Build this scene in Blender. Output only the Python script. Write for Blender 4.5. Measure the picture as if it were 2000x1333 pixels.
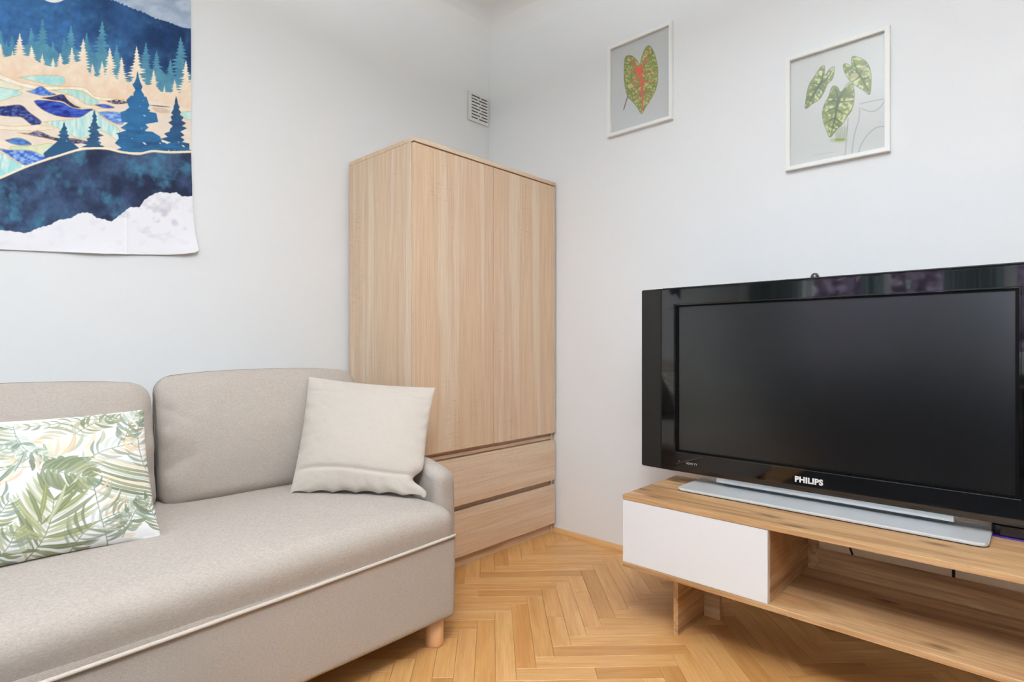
import bpy, bmesh, math, random
import numpy as np
from mathutils import Vector, Matrix

# ------------------------------------------------------------------ clear
for o in list(bpy.data.objects):
    bpy.data.objects.remove(o, do_unlink=True)
scene = bpy.context.scene
COL = scene.collection
random.seed(7)

# room axes: +X points at the wall with the pictures, +Y at the wall with the tapestry
XR, YL = 2.30, 2.335          # picture wall, tapestry wall
XW, YB = -2.05, -2.25         # window wall and rear wall (behind the camera)
ZC = 2.78                     # ceiling

# ------------------------------------------------------------------ camera
cam_d = bpy.data.cameras.new('camera')
cam = bpy.data.objects.new('camera', cam_d)
COL.objects.link(cam)
cam.location = (0, 0, 0.96)
cam.rotation_euler = (math.radians(90), 0, -math.radians(46.9))
cam_d.sensor_width = 36.0
cam_d.lens = 1115.0 / 2000.0 * 36.0
cam_d.shift_y = 0.00375
cam_d.clip_start = 0.02
scene.camera = cam

# ------------------------------------------------------------------ sky and exposure
world = bpy.data.worlds.new('overcast_sky')
scene.world = world
world.use_nodes = True
wn = world.node_tree.nodes
wn['Background'].inputs[0].default_value = (0.77, 0.88, 1.0, 1)
wn['Background'].inputs[1].default_value = 8.5

scene.view_settings.view_transform = 'Standard'
scene.view_settings.look = 'None'
scene.view_settings.gamma = 1.0
scene.view_settings.use_curve_mapping = False
scene.view_settings.exposure = 0.02
scene.cycles.use_denoising = True
scene.cycles.caustics_reflective = False
scene.cycles.caustics_refractive = False
scene.cycles.max_bounces = 8
scene.cycles.diffuse_bounces = 5
scene.cycles.glossy_bounces = 3
scene.cycles.transparent_max_bounces = 8

# window openings in the window wall: (y0, y1, z0, z1)
FILL_UP, FILL_DOWN = 172.0, 30.0  # strengths of the added fill light
WINDOWS = [(1.20, 1.72, 0.85, 2.30), (0.60, 1.08, 0.85, 2.30), (-0.95, 0.22, 0.85, 2.40)]
def portal(name, loc, rot, sx, sy):
    d = bpy.data.lights.new(name, 'AREA')
    d.shape = 'RECTANGLE'; d.size = sx; d.size_y = sy
    d.cycles.is_portal = True
    o = bpy.data.objects.new(name, d); COL.objects.link(o)
    o.location = loc; o.rotation_euler = rot
for (y0, y1, z0, z1) in WINDOWS:
    portal('window_portal', (XW - 0.10, (y0+y1)/2, (z0+z1)/2), (0, -math.pi/2, 0), z1-z0, y1-y0)

# ------------------------------------------------------------------ colour + material helpers
def lin(c):
    c = np.asarray(c, float) / 255.0
    return np.where(c <= 0.04045, c / 12.92, ((c + 0.055) / 1.055) ** 2.4)
def L4(r, g, b):
    return tuple(float(v) for v in lin((r, g, b))) + (1.0,)

def newmat(name):
    m = bpy.data.materials.new(name); m.use_nodes = True
    nt = m.node_tree
    return m, nt, nt.nodes['Principled BSDF']

def plain(name, rgb, rough=0.5, metal=0.0, spec=0.5, coat=0.0):
    m, nt, b = newmat(name)
    b.inputs['Base Color'].default_value = L4(*rgb)
    b.inputs['Roughness'].default_value = rough
    b.inputs['Metallic'].default_value = metal
    b.inputs['Specular IOR Level'].default_value = spec
    b.inputs['Coat Weight'].default_value = coat
    return m

def node(nt, t, **kw):
    n = nt.nodes.new(t)
    for k, v in kw.items():
        setattr(n, k, v)
    return n

def ramp(nt, stops):
    r = nt.nodes.new('ShaderNodeValToRGB')
    el = r.color_ramp.elements
    while len(el) < len(stops):
        el.new(0.5)
    for e, (p, c) in zip(el, stops):
        e.position = p
        e.color = L4(*c) if max(c) > 1.0 else (c[0], c[1], c[2], 1)
    return r

def mapped(nt, scale, rnd=3.0, coord='Object'):
    """object coordinates, scaled, shifted by a random amount per object"""
    tc = node(nt, 'ShaderNodeTexCoord')
    oi = node(nt, 'ShaderNodeObjectInfo')
    mul = node(nt, 'ShaderNodeMath', operation='MULTIPLY'); mul.inputs[1].default_value = rnd
    nt.links.new(oi.outputs['Random'], mul.inputs[0])
    add = node(nt, 'ShaderNodeVectorMath', operation='ADD')
    nt.links.new(tc.outputs[coord], add.inputs[0]); nt.links.new(mul.outputs[0], add.inputs[1])
    mp = node(nt, 'ShaderNodeVectorMath', operation='MULTIPLY')
    nt.links.new(add.outputs[0], mp.inputs[0]); mp.inputs[1].default_value = scale
    return mp, oi

def noise(nt, vec, scale=1.0, detail=4.0, rough=0.55, dist=0.0):
    n = node(nt, 'ShaderNodeTexNoise')
    n.inputs['Scale'].default_value = scale
    n.inputs['Detail'].default_value = detail
    n.inputs['Roughness'].default_value = rough
    n.inputs['Distortion'].default_value = dist
    nt.links.new(vec.outputs[0], n.inputs['Vector'])
    return n

def mix(nt, fac, a, b, mode='MIX'):
    m = node(nt, 'ShaderNodeMix', data_type='RGBA', blend_type=mode)
    if isinstance(fac, (int, float)):
        m.inputs[0].default_value = fac
    else:
        nt.links.new(fac, m.inputs[0])
    for i, v in ((6, a), (7, b)):
        if isinstance(v, tuple):
            m.inputs[i].default_value = v
        else:
            nt.links.new(v, m.inputs[i])
    return m

def bump(nt, b, height, strength=0.2, dist=0.002):
    n = node(nt, 'ShaderNodeBump')
    n.inputs['Strength'].default_value = strength
    n.inputs['Distance'].default_value = dist
    nt.links.new(height, n.inputs['Height'])
    nt.links.new(n.outputs[0], b.inputs['Normal'])

def axes(along, a, c):
    """scale vector: 'a' along the grain axis, 'c' across it"""
    return tuple(a if i == 'xyz'.index(along) else c for i in range(3))

def wood(name, along, broad, dark, fine=0.35, rough=0.5, knots=0.0, tone=None, cross=0.0,
         bscale=(0.7, 9.0), fscale=(5.0, 190.0), dist=0.6):
    m, nt, b = newmat(name)
    v1, oi = mapped(nt, axes(along, *bscale))
    n1 = noise(nt, v1, 1.0, 5.0, 0.6, dist)
    r1 = ramp(nt, broad)
    nt.links.new(n1.outputs['Fac'], r1.inputs[0])
    v2, _ = mapped(nt, axes(along, *fscale))
    n2 = noise(nt, v2, 1.0, 4.0, 0.65, 0.3)
    r2 = ramp(nt, [(0.42, (1, 1, 1)), (0.72, (0, 0, 0))])
    nt.links.new(n2.outputs['Fac'], r2.inputs[0])
    inv = node(nt, 'ShaderNodeMath', operation='MULTIPLY_ADD')
    nt.links.new(r2.outputs[0], inv.inputs[0]); inv.inputs[1].default_value = -fine; inv.inputs[2].default_value = fine
    col = mix(nt, inv.outputs[0], r1.outputs[0], L4(*dark))
    out = col.outputs[2]
    if cross:
        v3, _ = mapped(nt, axes(along, 150.0, 22.0))
        n3 = noise(nt, v3, 1.0, 3.0, 0.6)
        v4, _ = mapped(nt, axes(along, 1.6, 7.0))
        n4 = noise(nt, v4, 1.0, 2.0)
        r3 = ramp(nt, [(0.55, (0, 0, 0)), (0.75, (cross, cross, cross))])
        nt.links.new(n3.outputs['Fac'], r3.inputs[0])
        r4 = ramp(nt, [(0.5, (0, 0, 0)), (0.62, (1, 1, 1))])
        nt.links.new(n4.outputs['Fac'], r4.inputs[0])
        mm = node(nt, 'ShaderNodeMath', operation='MULTIPLY')
        nt.links.new(r3.outputs[0], mm.inputs[0]); nt.links.new(r4.outputs[0], mm.inputs[1])
        out = mix(nt, mm.outputs[0], out, L4(*dark)).outputs[2]
    if knots:
        v5, _ = mapped(nt, (1, 1, 1))
        sp = node(nt, 'ShaderNodeSeparateXYZ'); nt.links.new(v5.outputs[0], sp.inputs[0])
        cb = node(nt, 'ShaderNodeCombineXYZ')
        nt.links.new(sp.outputs['xyz'.index(along)], cb.inputs[0]); nt.links.new(sp.outputs[0 if along == 'y' else 2], cb.inputs[1])
        sc_ = node(nt, 'ShaderNodeVectorMath', operation='MULTIPLY'); sc_.inputs[1].default_value = (2.9, 8.5, 0)
        nt.links.new(cb.outputs[0], sc_.inputs[0])
        n5 = noise(nt, sc_, 1.6, 3.0)
        ad = node(nt, 'ShaderNodeMix', data_type='VECTOR'); ad.inputs[0].default_value = 0.2
        nt.links.new(sc_.outputs[0], ad.inputs[4]); nt.links.new(n5.outputs['Color'], ad.inputs[5])
        vo = node(nt, 'ShaderNodeTexVoronoi', voronoi_dimensions='2D'); vo.inputs['Scale'].default_value = 1.0
        nt.links.new(ad.outputs[1], vo.inputs['Vector'])
        r5 = ramp(nt, [(0.02, (knots, knots, knots)), (0.12, (0, 0, 0))])
        nt.links.new(vo.outputs['Distance'], r5.inputs[0])
        out = mix(nt, r5.outputs[0], out, L4(70, 42, 22)).outputs[2]
        v6, _ = mapped(nt, axes(along, 1.1, 26.0))
        n6 = noise(nt, v6, 1.0, 4.0, 0.6, 1.4)
        r6 = ramp(nt, [(0.53, (0, 0, 0)), (0.68, (0.62, 0.62, 0.62))])
        nt.links.new(n6.outputs['Fac'], r6.inputs[0])
        out = mix(nt, r6.outputs[0], out, L4(*dark)).outputs[2]
    if tone:
        rt = ramp(nt, tone)
        nt.links.new(oi.outputs['Random'], rt.inputs[0])
        out = mix(nt, 1.0, out, rt.outputs[0], 'MULTIPLY').outputs[2]
    nt.links.new(out, b.inputs['Base Color'])
    b.inputs['Roughness'].default_value = rough
    bump(nt, b, n2.outputs['Fac'], 0.08, 0.0005)
    return m

def fabric(name, light, dark, weave=520.0, streak=(60.0, 60.0, 420.0), rough=0.95, bmp=0.35):
    m, nt, b = newmat(name)
    v1, _ = mapped(nt, streak, 1.0)
    n1 = noise(nt, v1, 1.0, 3.0, 0.7)
    v2, _ = mapped(nt, (weave, weave, weave), 1.0)
    n2 = noise(nt, v2, 1.0, 2.0, 0.6)
    av = node(nt, 'ShaderNodeMath', operation='ADD')
    nt.links.new(n1.outputs['Fac'], av.inputs[0]); nt.links.new(n2.outputs['Fac'], av.inputs[1])
    r = ramp(nt, [(0.32, dark), (0.68, light)])
    hf = node(nt, 'ShaderNodeMath', operation='MULTIPLY'); hf.inputs[1].default_value = 0.5
    nt.links.new(av.outputs[0], hf.inputs[0]); nt.links.new(hf.outputs[0], r.inputs[0])
    nt.links.new(r.outputs[0], b.inputs['Base Color'])
    b.inputs['Roughness'].default_value = rough
    b.inputs['Specular IOR Level'].default_value = 0.15
    b.inputs['Sheen Weight'].default_value = 0.12
    bump(nt, b, av.outputs[0], bmp, 0.0012)
    return m

def paint(name, rgb, rough=0.85, amount=0.05):
    m, nt, b = newmat(name)
    tc = node(nt, 'ShaderNodeTexCoord')
    n = node(nt, 'ShaderNodeTexNoise')
    n.inputs['Scale'].default_value = 1.1; n.inputs['Detail'].default_value = 1.0
    nt.links.new(tc.outputs['Object'], n.inputs['Vector'])
    r = ramp(nt, [(0.35, tuple(c-2 for c in rgb)), (0.65, tuple(c+1 for c in rgb))])
    nt.links.new(n.outputs['Fac'], r.inputs[0])
    nt.links.new(r.outputs[0], b.inputs['Base Color'])
    b.inputs['Roughness'].default_value = rough
    b.inputs['Specular IOR Level'].default_value = 0.0
    return m

def printed(name, rough=0.85, weave=0.0, spec=0.2):
    """print colours stored on the mesh (attribute 'print')"""
    m, nt, b = newmat(name)
    a = node(nt, 'ShaderNodeAttribute', attribute_name='print')
    nt.links.new(a.outputs['Color'], b.inputs['Base Color'])
    b.inputs['Roughness'].default_value = rough
    b.inputs['Specular IOR Level'].default_value = spec
    if weave:
        v, _ = mapped(nt, (1, 1, 1), 1.0)
        n = noise(nt, v, 420.0, 2.0)
        bump(nt, b, n.outputs['Fac'], weave, 0.001)
    return m

def thin_glass(name, refl=0.05):
    m = bpy.data.materials.new(name); m.use_nodes = True
    nt = m.node_tree; nt.nodes.clear()
    out = node(nt, 'ShaderNodeOutputMaterial')
    t = node(nt, 'ShaderNodeBsdfTransparent'); t.inputs[0].default_value = (0.97, 0.98, 0.98, 1)
    g = node(nt, 'ShaderNodeBsdfGlossy'); g.inputs['Roughness'].default_value = 0.02
    mx = node(nt, 'ShaderNodeMixShader'); mx.inputs[0].default_value = refl
    nt.links.new(t.outputs[0], mx.inputs[1]); nt.links.new(g.outputs[0], mx.inputs[2])
    nt.links.new(mx.outputs[0], out.inputs[0])
    return m

M = {}
M['wall'] = paint('white_wall_paint', (232, 233, 233))
M['taupe'] = paint('rear_dimming_taupe', (150, 142, 134))  # invented dark tone for the unseen rear wall, cuts light on the sofa front
M['ceiling'] = paint('white_ceiling_paint', (234, 234, 233))
M['sonoma_v'] = wood('pale_oak_upright', 'z', [(0.28, (198, 168, 138)), (0.42, (214, 186, 156)), (0.5, (206, 176, 148)), (0.58, (216, 194, 168)), (0.74, (220, 202, 178))],
                     (166, 130, 98), fine=0.36, cross=0.42, rough=0.55, bscale=(0.45, 13.0), dist=0.35)
M['sonoma_h'] = wood('pale_oak_level', 'x', [(0.28, (198, 168, 138)), (0.42, (214, 186, 156)), (0.5, (206, 176, 148)), (0.58, (216, 194, 168)), (0.74, (220, 202, 178))],
                     (166, 130, 98), fine=0.36, cross=0.42, rough=0.55, bscale=(0.45, 13.0), dist=0.35)
M['sonoma_d'] = plain('pale_oak_edge', (188, 156, 124), 0.6)
WOT = [(0.26, (120, 82, 48)), (0.40, (172, 130, 86)), (0.52, (198, 160, 116)), (0.62, (190, 148, 102)), (0.8, (204, 168, 124))]
M['wotan_y'] = wood('rustic_oak_board', 'y', WOT, (112, 72, 40), fine=0.42, knots=0.75, rough=0.5, bscale=(0.8, 9.0), dist=1.1)
M['wotan_x'] = wood('rustic_oak_side', 'x', WOT, (112, 72, 40), fine=0.42, knots=0.5, rough=0.5, bscale=(0.8, 9.0), dist=1.1)
M['parquet'] = wood('oak_parquet', 'x', [(0.25, (184, 132, 76)), (0.5, (204, 156, 98)), (0.75, (214, 171, 116))], (158, 104, 52),
                    fine=0.40, rough=0.33, tone=[(0.0, (0.74, 0.66, 0.54)), (0.22, (0.95, 0.92, 0.86)), (0.6, (1, 1, 1)), (0.8, (0.93, 0.9, 0.86)), (1.0, (0.88, 0.77, 0.62))],
                    bscale=(1.6, 16.0), fscale=(7.0, 230.0), dist=1.6)
M['subfloor'] = plain('dark_joint', (92, 58, 28), 0.8)
M['base_oak'] = wood('oak_bead', 'y', [(0.3, (196, 148, 92)), (0.7, (214, 170, 114))], (150, 104, 56), fine=0.3, rough=0.4)
M['base_oak_x'] = wood('oak_bead_x', 'x', [(0.3, (196, 148, 92)), (0.7, (214, 170, 114))], (150, 104, 56), fine=0.3, rough=0.4)
M['sofa'] = fabric('greige_melange_fabric', (187, 177, 167), (151, 140, 130), weave=850.0, streak=(140.0, 140.0, 700.0))
M['piping'] = fabric('pale_cord', (206, 196, 184), (186, 174, 161))
M['seam'] = plain('seam_thread', (120, 108, 96), 0.95)
M['cream'] = fabric('cream_cotton', (192, 182, 171), (183, 173, 161), weave=300.0, bmp=0.12)
M['beech'] = wood('beech_leg', 'z', [(0.3, (222, 172, 124)), (0.7, (234, 190, 146))], (196, 144, 98), fine=0.25, rough=0.4)
M['white_front'] = plain('white_laminate', (228, 228, 229), 0.45, spec=0.4)
M['white_plastic'] = plain('white_plastic', (226, 226, 222), 0.45)
M['dark_slot'] = plain('dark_duct', (52, 50, 46), 0.9)
M['frame'] = plain('white_frame_paint', (236, 236, 232), 0.5)
M['print'] = printed('printed_paper', 0.8)
M['cloth'] = printed('printed_cloth', 0.9, 0.2)
M['cloth_back'] = plain('cloth_back', (225, 225, 228), 0.95)
M['glass'] = thin_glass('picture_glass', 0.025)
M['pane'] = thin_glass('window_glass', 0.05)
M['gloss_black'] = plain('piano_black', (6, 6, 7), 0.04, spec=0.8)
M['matt_black'] = plain('satin_black', (26, 25, 23), 0.5, spec=0.35)
M['screen'] = plain('lcd_panel', (5, 5, 6), 0.22, spec=0.9)
M['inner_black'] = plain('screen_gap', (3, 3, 3), 0.6, spec=0.1)
M['silver'] = plain('silver_lacquer', (214, 216, 217), 0.34, metal=0.2)
M['neck_shade'] = plain('neck_shadow_grey', (110, 112, 114), 0.5)  # darker grey puts the shadow band under the neck cover into the colour
M['letter'] = plain('letter_silver', (226, 222, 216), 0.4)
M['letter_dim'] = plain('letter_grey', (150, 150, 152), 0.4)
M['cable'] = plain('black_cable', (14, 14, 15), 0.5)
M['box_black'] = plain('box_black', (12, 11, 14), 0.25)
M['curtain'] = fabric('grey_teal_curtain', (176, 188, 190), (150, 164, 168), weave=200.0)
_nt = M['curtain'].node_tree
_tr = node(_nt, 'ShaderNodeBsdfTranslucent'); _tr.inputs[0].default_value = L4(190, 206, 208)
_mx = node(_nt, 'ShaderNodeMixShader'); _mx.inputs[0].default_value = 0.45
_nt.links.new(_nt.nodes['Principled BSDF'].outputs[0], _mx.inputs[1]); _nt.links.new(_tr.outputs[0], _mx.inputs[2])
_nt.links.new(_mx.outputs[0], _nt.nodes['Material Output'].inputs[0])
M['leaf'] = plain('plant_leaf', (58, 92, 44), 0.5)
M['terracotta'] = plain('terracotta', (176, 104, 70), 0.8)
M['bark'] = plain('bark', (84, 66, 56), 0.9)
M['blossom'] = plain('lilac_blossom', (176, 150, 172), 0.9)
M['charcoal'] = fabric('charcoal_pile', (62, 62, 66), (40, 40, 44), weave=150.0)
M['charcoal_paint'] = plain('charcoal_paint', (46, 46, 50), 0.6)
M['upvc'] = plain('white_window_frame', (236, 236, 236), 0.4)
M['grass'] = plain('lawn', (96, 116, 66), 0.95)
m, nt, b = newmat('purple_led'); b.inputs['Base Color'].default_value = L4(60, 30, 130)
b.inputs['Emission Color'].default_value = L4(80, 50, 190); b.inputs['Emission Strength'].default_value = 0.08; M['led'] = m
M['opal'] = plain('opal_diffuser', (246, 244, 238), 0.4)

# ------------------------------------------------------------------ object helpers
def tag(o, label=None, cat=None, group=None, kind=None):
    if label: o['label'] = label
    if cat: o['category'] = cat
    if group: o['group'] = group
    if kind: o['kind'] = kind
    return o

def root(name, loc, label, cat, group=None):
    o = bpy.data.objects.new(name, None)
    o.empty_display_size = 0.05
    COL.objects.link(o); o.location = loc
    return tag(o, label, cat, group)

def link(name, me, mat, parent=None, smooth=False, label=None):
    o = bpy.data.objects.new(name, me); COL.objects.link(o)
    if mat is not None and not me.materials:
        me.materials.append(M[mat] if isinstance(mat, str) else mat)
    if parent is not None:
        o.parent = parent
    if smooth:
        me.polygons.foreach_set('use_smooth', [True] * len(me.polygons))
    if label: o['label'] = label
    return o

def mesh(name, verts, faces, mat, parent=None, smooth=False, label=None):
    """verts are world positions; under a parent they become local to it"""
    me = bpy.data.meshes.new(name)
    if parent is not None:
        off = world_loc(parent)
        verts = [(v[0]-off[0], v[1]-off[1], v[2]-off[2]) for v in verts]
    me.from_pydata([tuple(map(float, v)) for v in verts], [], faces)
    me.update()
    return link(name, me, mat, parent, smooth, label)

def world_loc(o):
    p = Vector((0, 0, 0))
    while o is not None:
        p += o.location; o = o.parent
    return p

def box(name, x0, x1, y0, y1, z0, z1, mat, parent=None, bev=0.0015, seg=1, label=None):
    bm = bmesh.new()
    bmesh.ops.create_cube(bm, size=1.0)
    off = world_loc(parent) if parent is not None else Vector((0, 0, 0))
    for v in bm.verts:
        v.co = Vector((x0 + (v.co.x+0.5)*(x1-x0), y0 + (v.co.y+0.5)*(y1-y0), z0 + (v.co.z+0.5)*(z1-z0))) - off
    if bev:
        bmesh.ops.bevel(bm, geom=bm.edges[:], offset=bev, segments=seg, affect='EDGES', profile=0.5)
    me = bpy.data.meshes.new(name); bm.to_mesh(me); bm.free()
    return link(name, me, mat, parent, seg > 1, label)

def prism(name, pts, axis, lo, hi, mat, parent=None, bev=0.0, label=None, seg=1):
    """extrude a 2D outline along an axis; pts are in the two other axes, in xyz order"""
    bm = bmesh.new()
    off = world_loc(parent) if parent is not None else Vector((0, 0, 0))
    def co(p, h):
        q = list(p); q.insert('xyz'.index(axis), h)
        return Vector(q) - off
    a = [bm.verts.new(co(p, lo)) for p in pts]
    c = [bm.verts.new(co(p, hi)) for p in pts]
    n = len(pts)
    bm.faces.new(a); bm.faces.new(c[::-1])
    for i in range(n):
        bm.faces.new((a[i], c[i], c[(i+1) % n], a[(i+1) % n]))
    bmesh.ops.recalc_face_normals(bm, faces=bm.faces[:])
    if bev:
        bmesh.ops.bevel(bm, geom=bm.edges[:], offset=bev, segments=seg, affect='EDGES')
    me = bpy.data.meshes.new(name); bm.to_mesh(me); bm.free()
    return link(name, me, mat, parent, False, label)

def lathe(name, prof, cx, cy, mat, parent=None, n=28, label=None, smooth=True):
    """profile of (radius, z) turned about a vertical axis"""
    verts, faces = [], []
    for (r, z) in prof:
        for k in range(n):
            a = 2*math.pi*k/n
            verts.append((cx + r*math.cos(a), cy + r*math.sin(a), z))
    for i in range(len(prof)-1):
        for k in range(n):
            faces.append((i*n+k, i*n+(k+1) % n, (i+1)*n+(k+1) % n, (i+1)*n+k))
    faces.append(tuple(range(n))[::-1]); faces.append(tuple((len(prof)-1)*n + k for k in range(n)))
    o = mesh(name, verts, faces, mat, parent, smooth, label)
    return o

def tube(name, pts, r, mat, parent=None, n=8, closed=False, label=None):
    P = [Vector(p) for p in pts]
    verts, faces = [], []
    m = len(P)
    up = Vector((0.13, 0.21, 0.97)).normalized()
    for i, p in enumerate(P):
        a = P[(i-1) % m] if (closed or i > 0) else P[0]
        c = P[(i+1) % m] if (closed or i < m-1) else P[-1]
        t = (c - a).normalized()
        u = t.cross(up)
        if u.length < 1e-3: u = t.cross(Vector((1, 0, 0)))
        u.normalize(); w = t.cross(u)
        for k in range(n):
            ang = 2*math.pi*k/n
            verts.append(p + r*(math.cos(ang)*u + math.sin(ang)*w))
    rng = m if closed else m-1
    for i in range(rng):
        for k in range(n):
            j = (i+1) % m
            faces.append((i*n+k, i*n+(k+1) % n, j*n+(k+1) % n, j*n+k))
    if not closed:
        faces.append(tuple(range(n))[::-1]); faces.append(tuple((m-1)*n+k for k in range(n)))
    return mesh(name, verts, faces, mat, parent, True, label)

def spline(pts, n=10):
    """Catmull-Rom through the points"""
    P = [np.array(p, float) for p in pts]
    P = [2*P[0]-P[1]] + P + [2*P[-1]-P[-2]]
    out = []
    for i in range(1, len(P)-2):
        for k in range(n):
            t = k/n
            out.append(0.5*((2*P[i]) + (-P[i-1]+P[i+1])*t + (2*P[i-1]-5*P[i]+4*P[i+1]-P[i+2])*t*t + (-P[i-1]+3*P[i]-3*P[i+1]+P[i+2])*t**3))
    out.append(P[-2])
    return out

def vnoise(x, y, seed=0):
    """smooth lattice noise in 0..1 for numpy arrays"""
    x = np.asarray(x, float); y = np.asarray(y, float)
    xi = np.floor(x).astype(np.int64); yi = np.floor(y).astype(np.int64)
    xf = x-xi; yf = y-yi
    def h(a, b_):
        n = (a*374761393 + b_*668265263 + seed*1442695041) & 0x7fffffff
        n = ((n ^ (n >> 13))*1274126177) & 0x7fffffff
        return ((n ^ (n >> 16)) & 0xffff)/65535.0
    u = xf*xf*(3-2*xf); v = yf*yf*(3-2*yf)
    return (h(xi, yi)*(1-u)+h(xi+1, yi)*u)*(1-v) + (h(xi, yi+1)*(1-u)+h(xi+1, yi+1)*u)*v

def fbm(x, y, seed=0, octv=4):
    t = 0; a = 0.5; s = 0
    for k in range(octv):
        t = t + a*vnoise(x*2**k, y*2**k, seed+k*17); s += a; a *= 0.55
    return t/s

def soft_box(hx, hy, hz, r, n=(24, 8, 16), warp=None):
    """rounded box around the origin with dense faces; returns verts, faces. warp(P Nx3)->P"""
    verts = []; index = {}; faces = []
    h = (hx, hy, hz)
    def vid(p):
        k = tuple(round(c, 6) for c in p)
        if k not in index:
            index[k] = len(verts); verts.append(p)
        return index[k]
    def ticks(i):
        m = n[i]
        return [(-h[i] + 2*h[i]*(0.5-0.5*math.cos(math.pi*k/m))*0.45 + 0.55*(2*h[i]*k/m) - 0*h[i]) if False else
                -h[i] + 2*h[i]*(0.6*(k/m) + 0.4*(0.5-0.5*math.cos(math.pi*k/m))) for k in range(m+1)]
    T = [ticks(0), ticks(1), ticks(2)]
    for ax in range(3):
        a, b_ = [(1, 2), (2, 0), (0, 1)][ax]
        for sgn in (-1, 1):
            for i in range(n[a]):
                for j in range(n[b_]):
                    q = []
                    for (di, dj) in ((0, 0), (1, 0), (1, 1), (0, 1)):
                        p = [0, 0, 0]; p[ax] = sgn*h[ax]; p[a] = T[a][i+di]; p[b_] = T[b_][j+dj]
                        q.append(vid(tuple(p)))
                    faces.append(tuple(q) if sgn > 0 else tuple(q[::-1]))
    V = np.array(verts)
    H = np.array(h)
    inner = np.clip(V, -(H-r), H-r)
    d = V-inner
    ln = np.linalg.norm(d, axis=1, keepdims=True); ln[ln == 0] = 1
    V = inner + d/ln*np.minimum(r, np.max(np.abs(d), axis=1, keepdims=True)*1.0)
    if warp is not None:
        V = warp(V)
    return V, faces

def grid_mesh(name, P, mat, parent=None, colors=None, closed=None, smooth=True, label=None):
    """P: (ny, nx, 3) array of world positions -> one sheet; colours (ny, nx, 3) linear"""
    ny, nx, _ = P.shape
    V = P.reshape(-1, 3).astype(np.float64)
    if parent is not None:
        V = V - np.array(world_loc(parent))
    idx = np.arange(ny*nx).reshape(ny, nx)
    F = np.stack([idx[:-1, :-1], idx[:-1, 1:], idx[1:, 1:], idx[1:, :-1]], -1).reshape(-1, 4)
    me = bpy.data.meshes.new(name)
    me.vertices.add(len(V)); me.vertices.foreach_set('co', V.astype(np.float32).ravel())
    me.loops.add(F.size); me.loops.foreach_set('vertex_index', F.astype(np.int32).ravel())
    me.polygons.add(len(F))
    me.polygons.foreach_set('loop_start', np.arange(0, F.size, 4, dtype=np.int32))
    me.polygons.foreach_set('loop_total', np.full(len(F), 4, dtype=np.int32))
    me.update(calc_edges=True)
    if colors is not None:
        at = me.color_attributes.new('print', 'FLOAT_COLOR', 'POINT')
        c = np.ones((ny*nx, 4), np.float32); c[:, :3] = colors.reshape(-1, 3)
        at.data.foreach_set('color', c.ravel())
    return link(name, me, mat, parent, smooth, label)

# ------------------------------------------------------------------ print canvas
class Canvas:
    """a small painter for printed cloth and paper (design units, k samples per unit)"""
    def __init__(self, x0, y0, x1, y1, k, bg):
        self.x0, self.y0, self.k = x0, y0, k
        self.W = int((x1-x0)*k); self.H = int((y1-y0)*k)
        self.a = np.empty((self.H, self.W, 3)); self.a[:] = bg
        ys, xs = np.mgrid[0:self.H, 0:self.W]
        self.X = x0 + (xs+0.5)/k; self.Y = y0 + (ys+0.5)/k
    def mask(self, pts):
        p = np.array(pts, float)
        i0 = max(0, int((p[:, 0].min()-self.x0)*self.k)-1); i1 = min(self.W, int((p[:, 0].max()-self.x0)*self.k)+2)
        j0 = max(0, int((p[:, 1].min()-self.y0)*self.k)-1); j1 = min(self.H, int((p[:, 1].max()-self.y0)*self.k)+2)
        if i1 <= i0 or j1 <= j0:
            return None, None
        sl = (slice(j0, j1), slice(i0, i1))
        X = self.X[sl]; Y = self.Y[sl]
        m = np.zeros(X.shape, bool)
        n = len(p)
        for i in range(n):
            xa, ya = p[i]; xb, yb = p[(i+1) % n]
            if ya == yb: continue
            c = ((ya > Y) != (yb > Y))
            m ^= c & (X < (xb-xa)*(Y-ya)/(yb-ya)+xa)
        return sl, m
    def poly(self, pts, col, alpha=1.0):
        sl, m = self.mask(pts)
        if sl is None: return
        A = self.a[sl]
        c = col(self.X[sl], self.Y[sl])[m] if callable(col) else np.array(col, float)
        A[m] = A[m]*(1-alpha) + c*alpha
    def stroke(self, pts, w, col, alpha=1.0, taper=False):
        P = [np.array(p, float) for p in pts]
        Lf, Rt = [], []
        n = len(P)
        for i in range(n):
            t = P[min(i+1, n-1)]-P[max(i-1, 0)]
            t = t/(np.linalg.norm(t)+1e-9); nn = np.array([-t[1], t[0]])
            ww = w/2*((1-0.85*i/(n-1)) if taper else 1)
            Lf.append(P[i]+nn*ww); Rt.append(P[i]-nn*ww)
        self.poly(Lf+Rt[::-1], col, alpha)
    def soften(self, n=1):
        for _ in range(n):
            b = self.a
            b = (b + np.roll(b, 1, 0) + np.roll(b, -1, 0))/3
            self.a = (b + np.roll(b, 1, 1) + np.roll(b, -1, 1))/3
    def sample(self, x, y):
        fx = np.clip((x-self.x0)*self.k-0.5, 0, self.W-1.001); fy = np.clip((y-self.y0)*self.k-0.5, 0, self.H-1.001)
        i = fx.astype(int); j = fy.astype(int); u = (fx-i)[..., None]; v = (fy-j)[..., None]
        a = self.a
        c = (a[j, i]*(1-u)+a[j, i+1]*u)*(1-v) + (a[j+1, i]*(1-u)+a[j+1, i+1]*u)*v
        return lin(np.clip(c, 0, 255))

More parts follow.
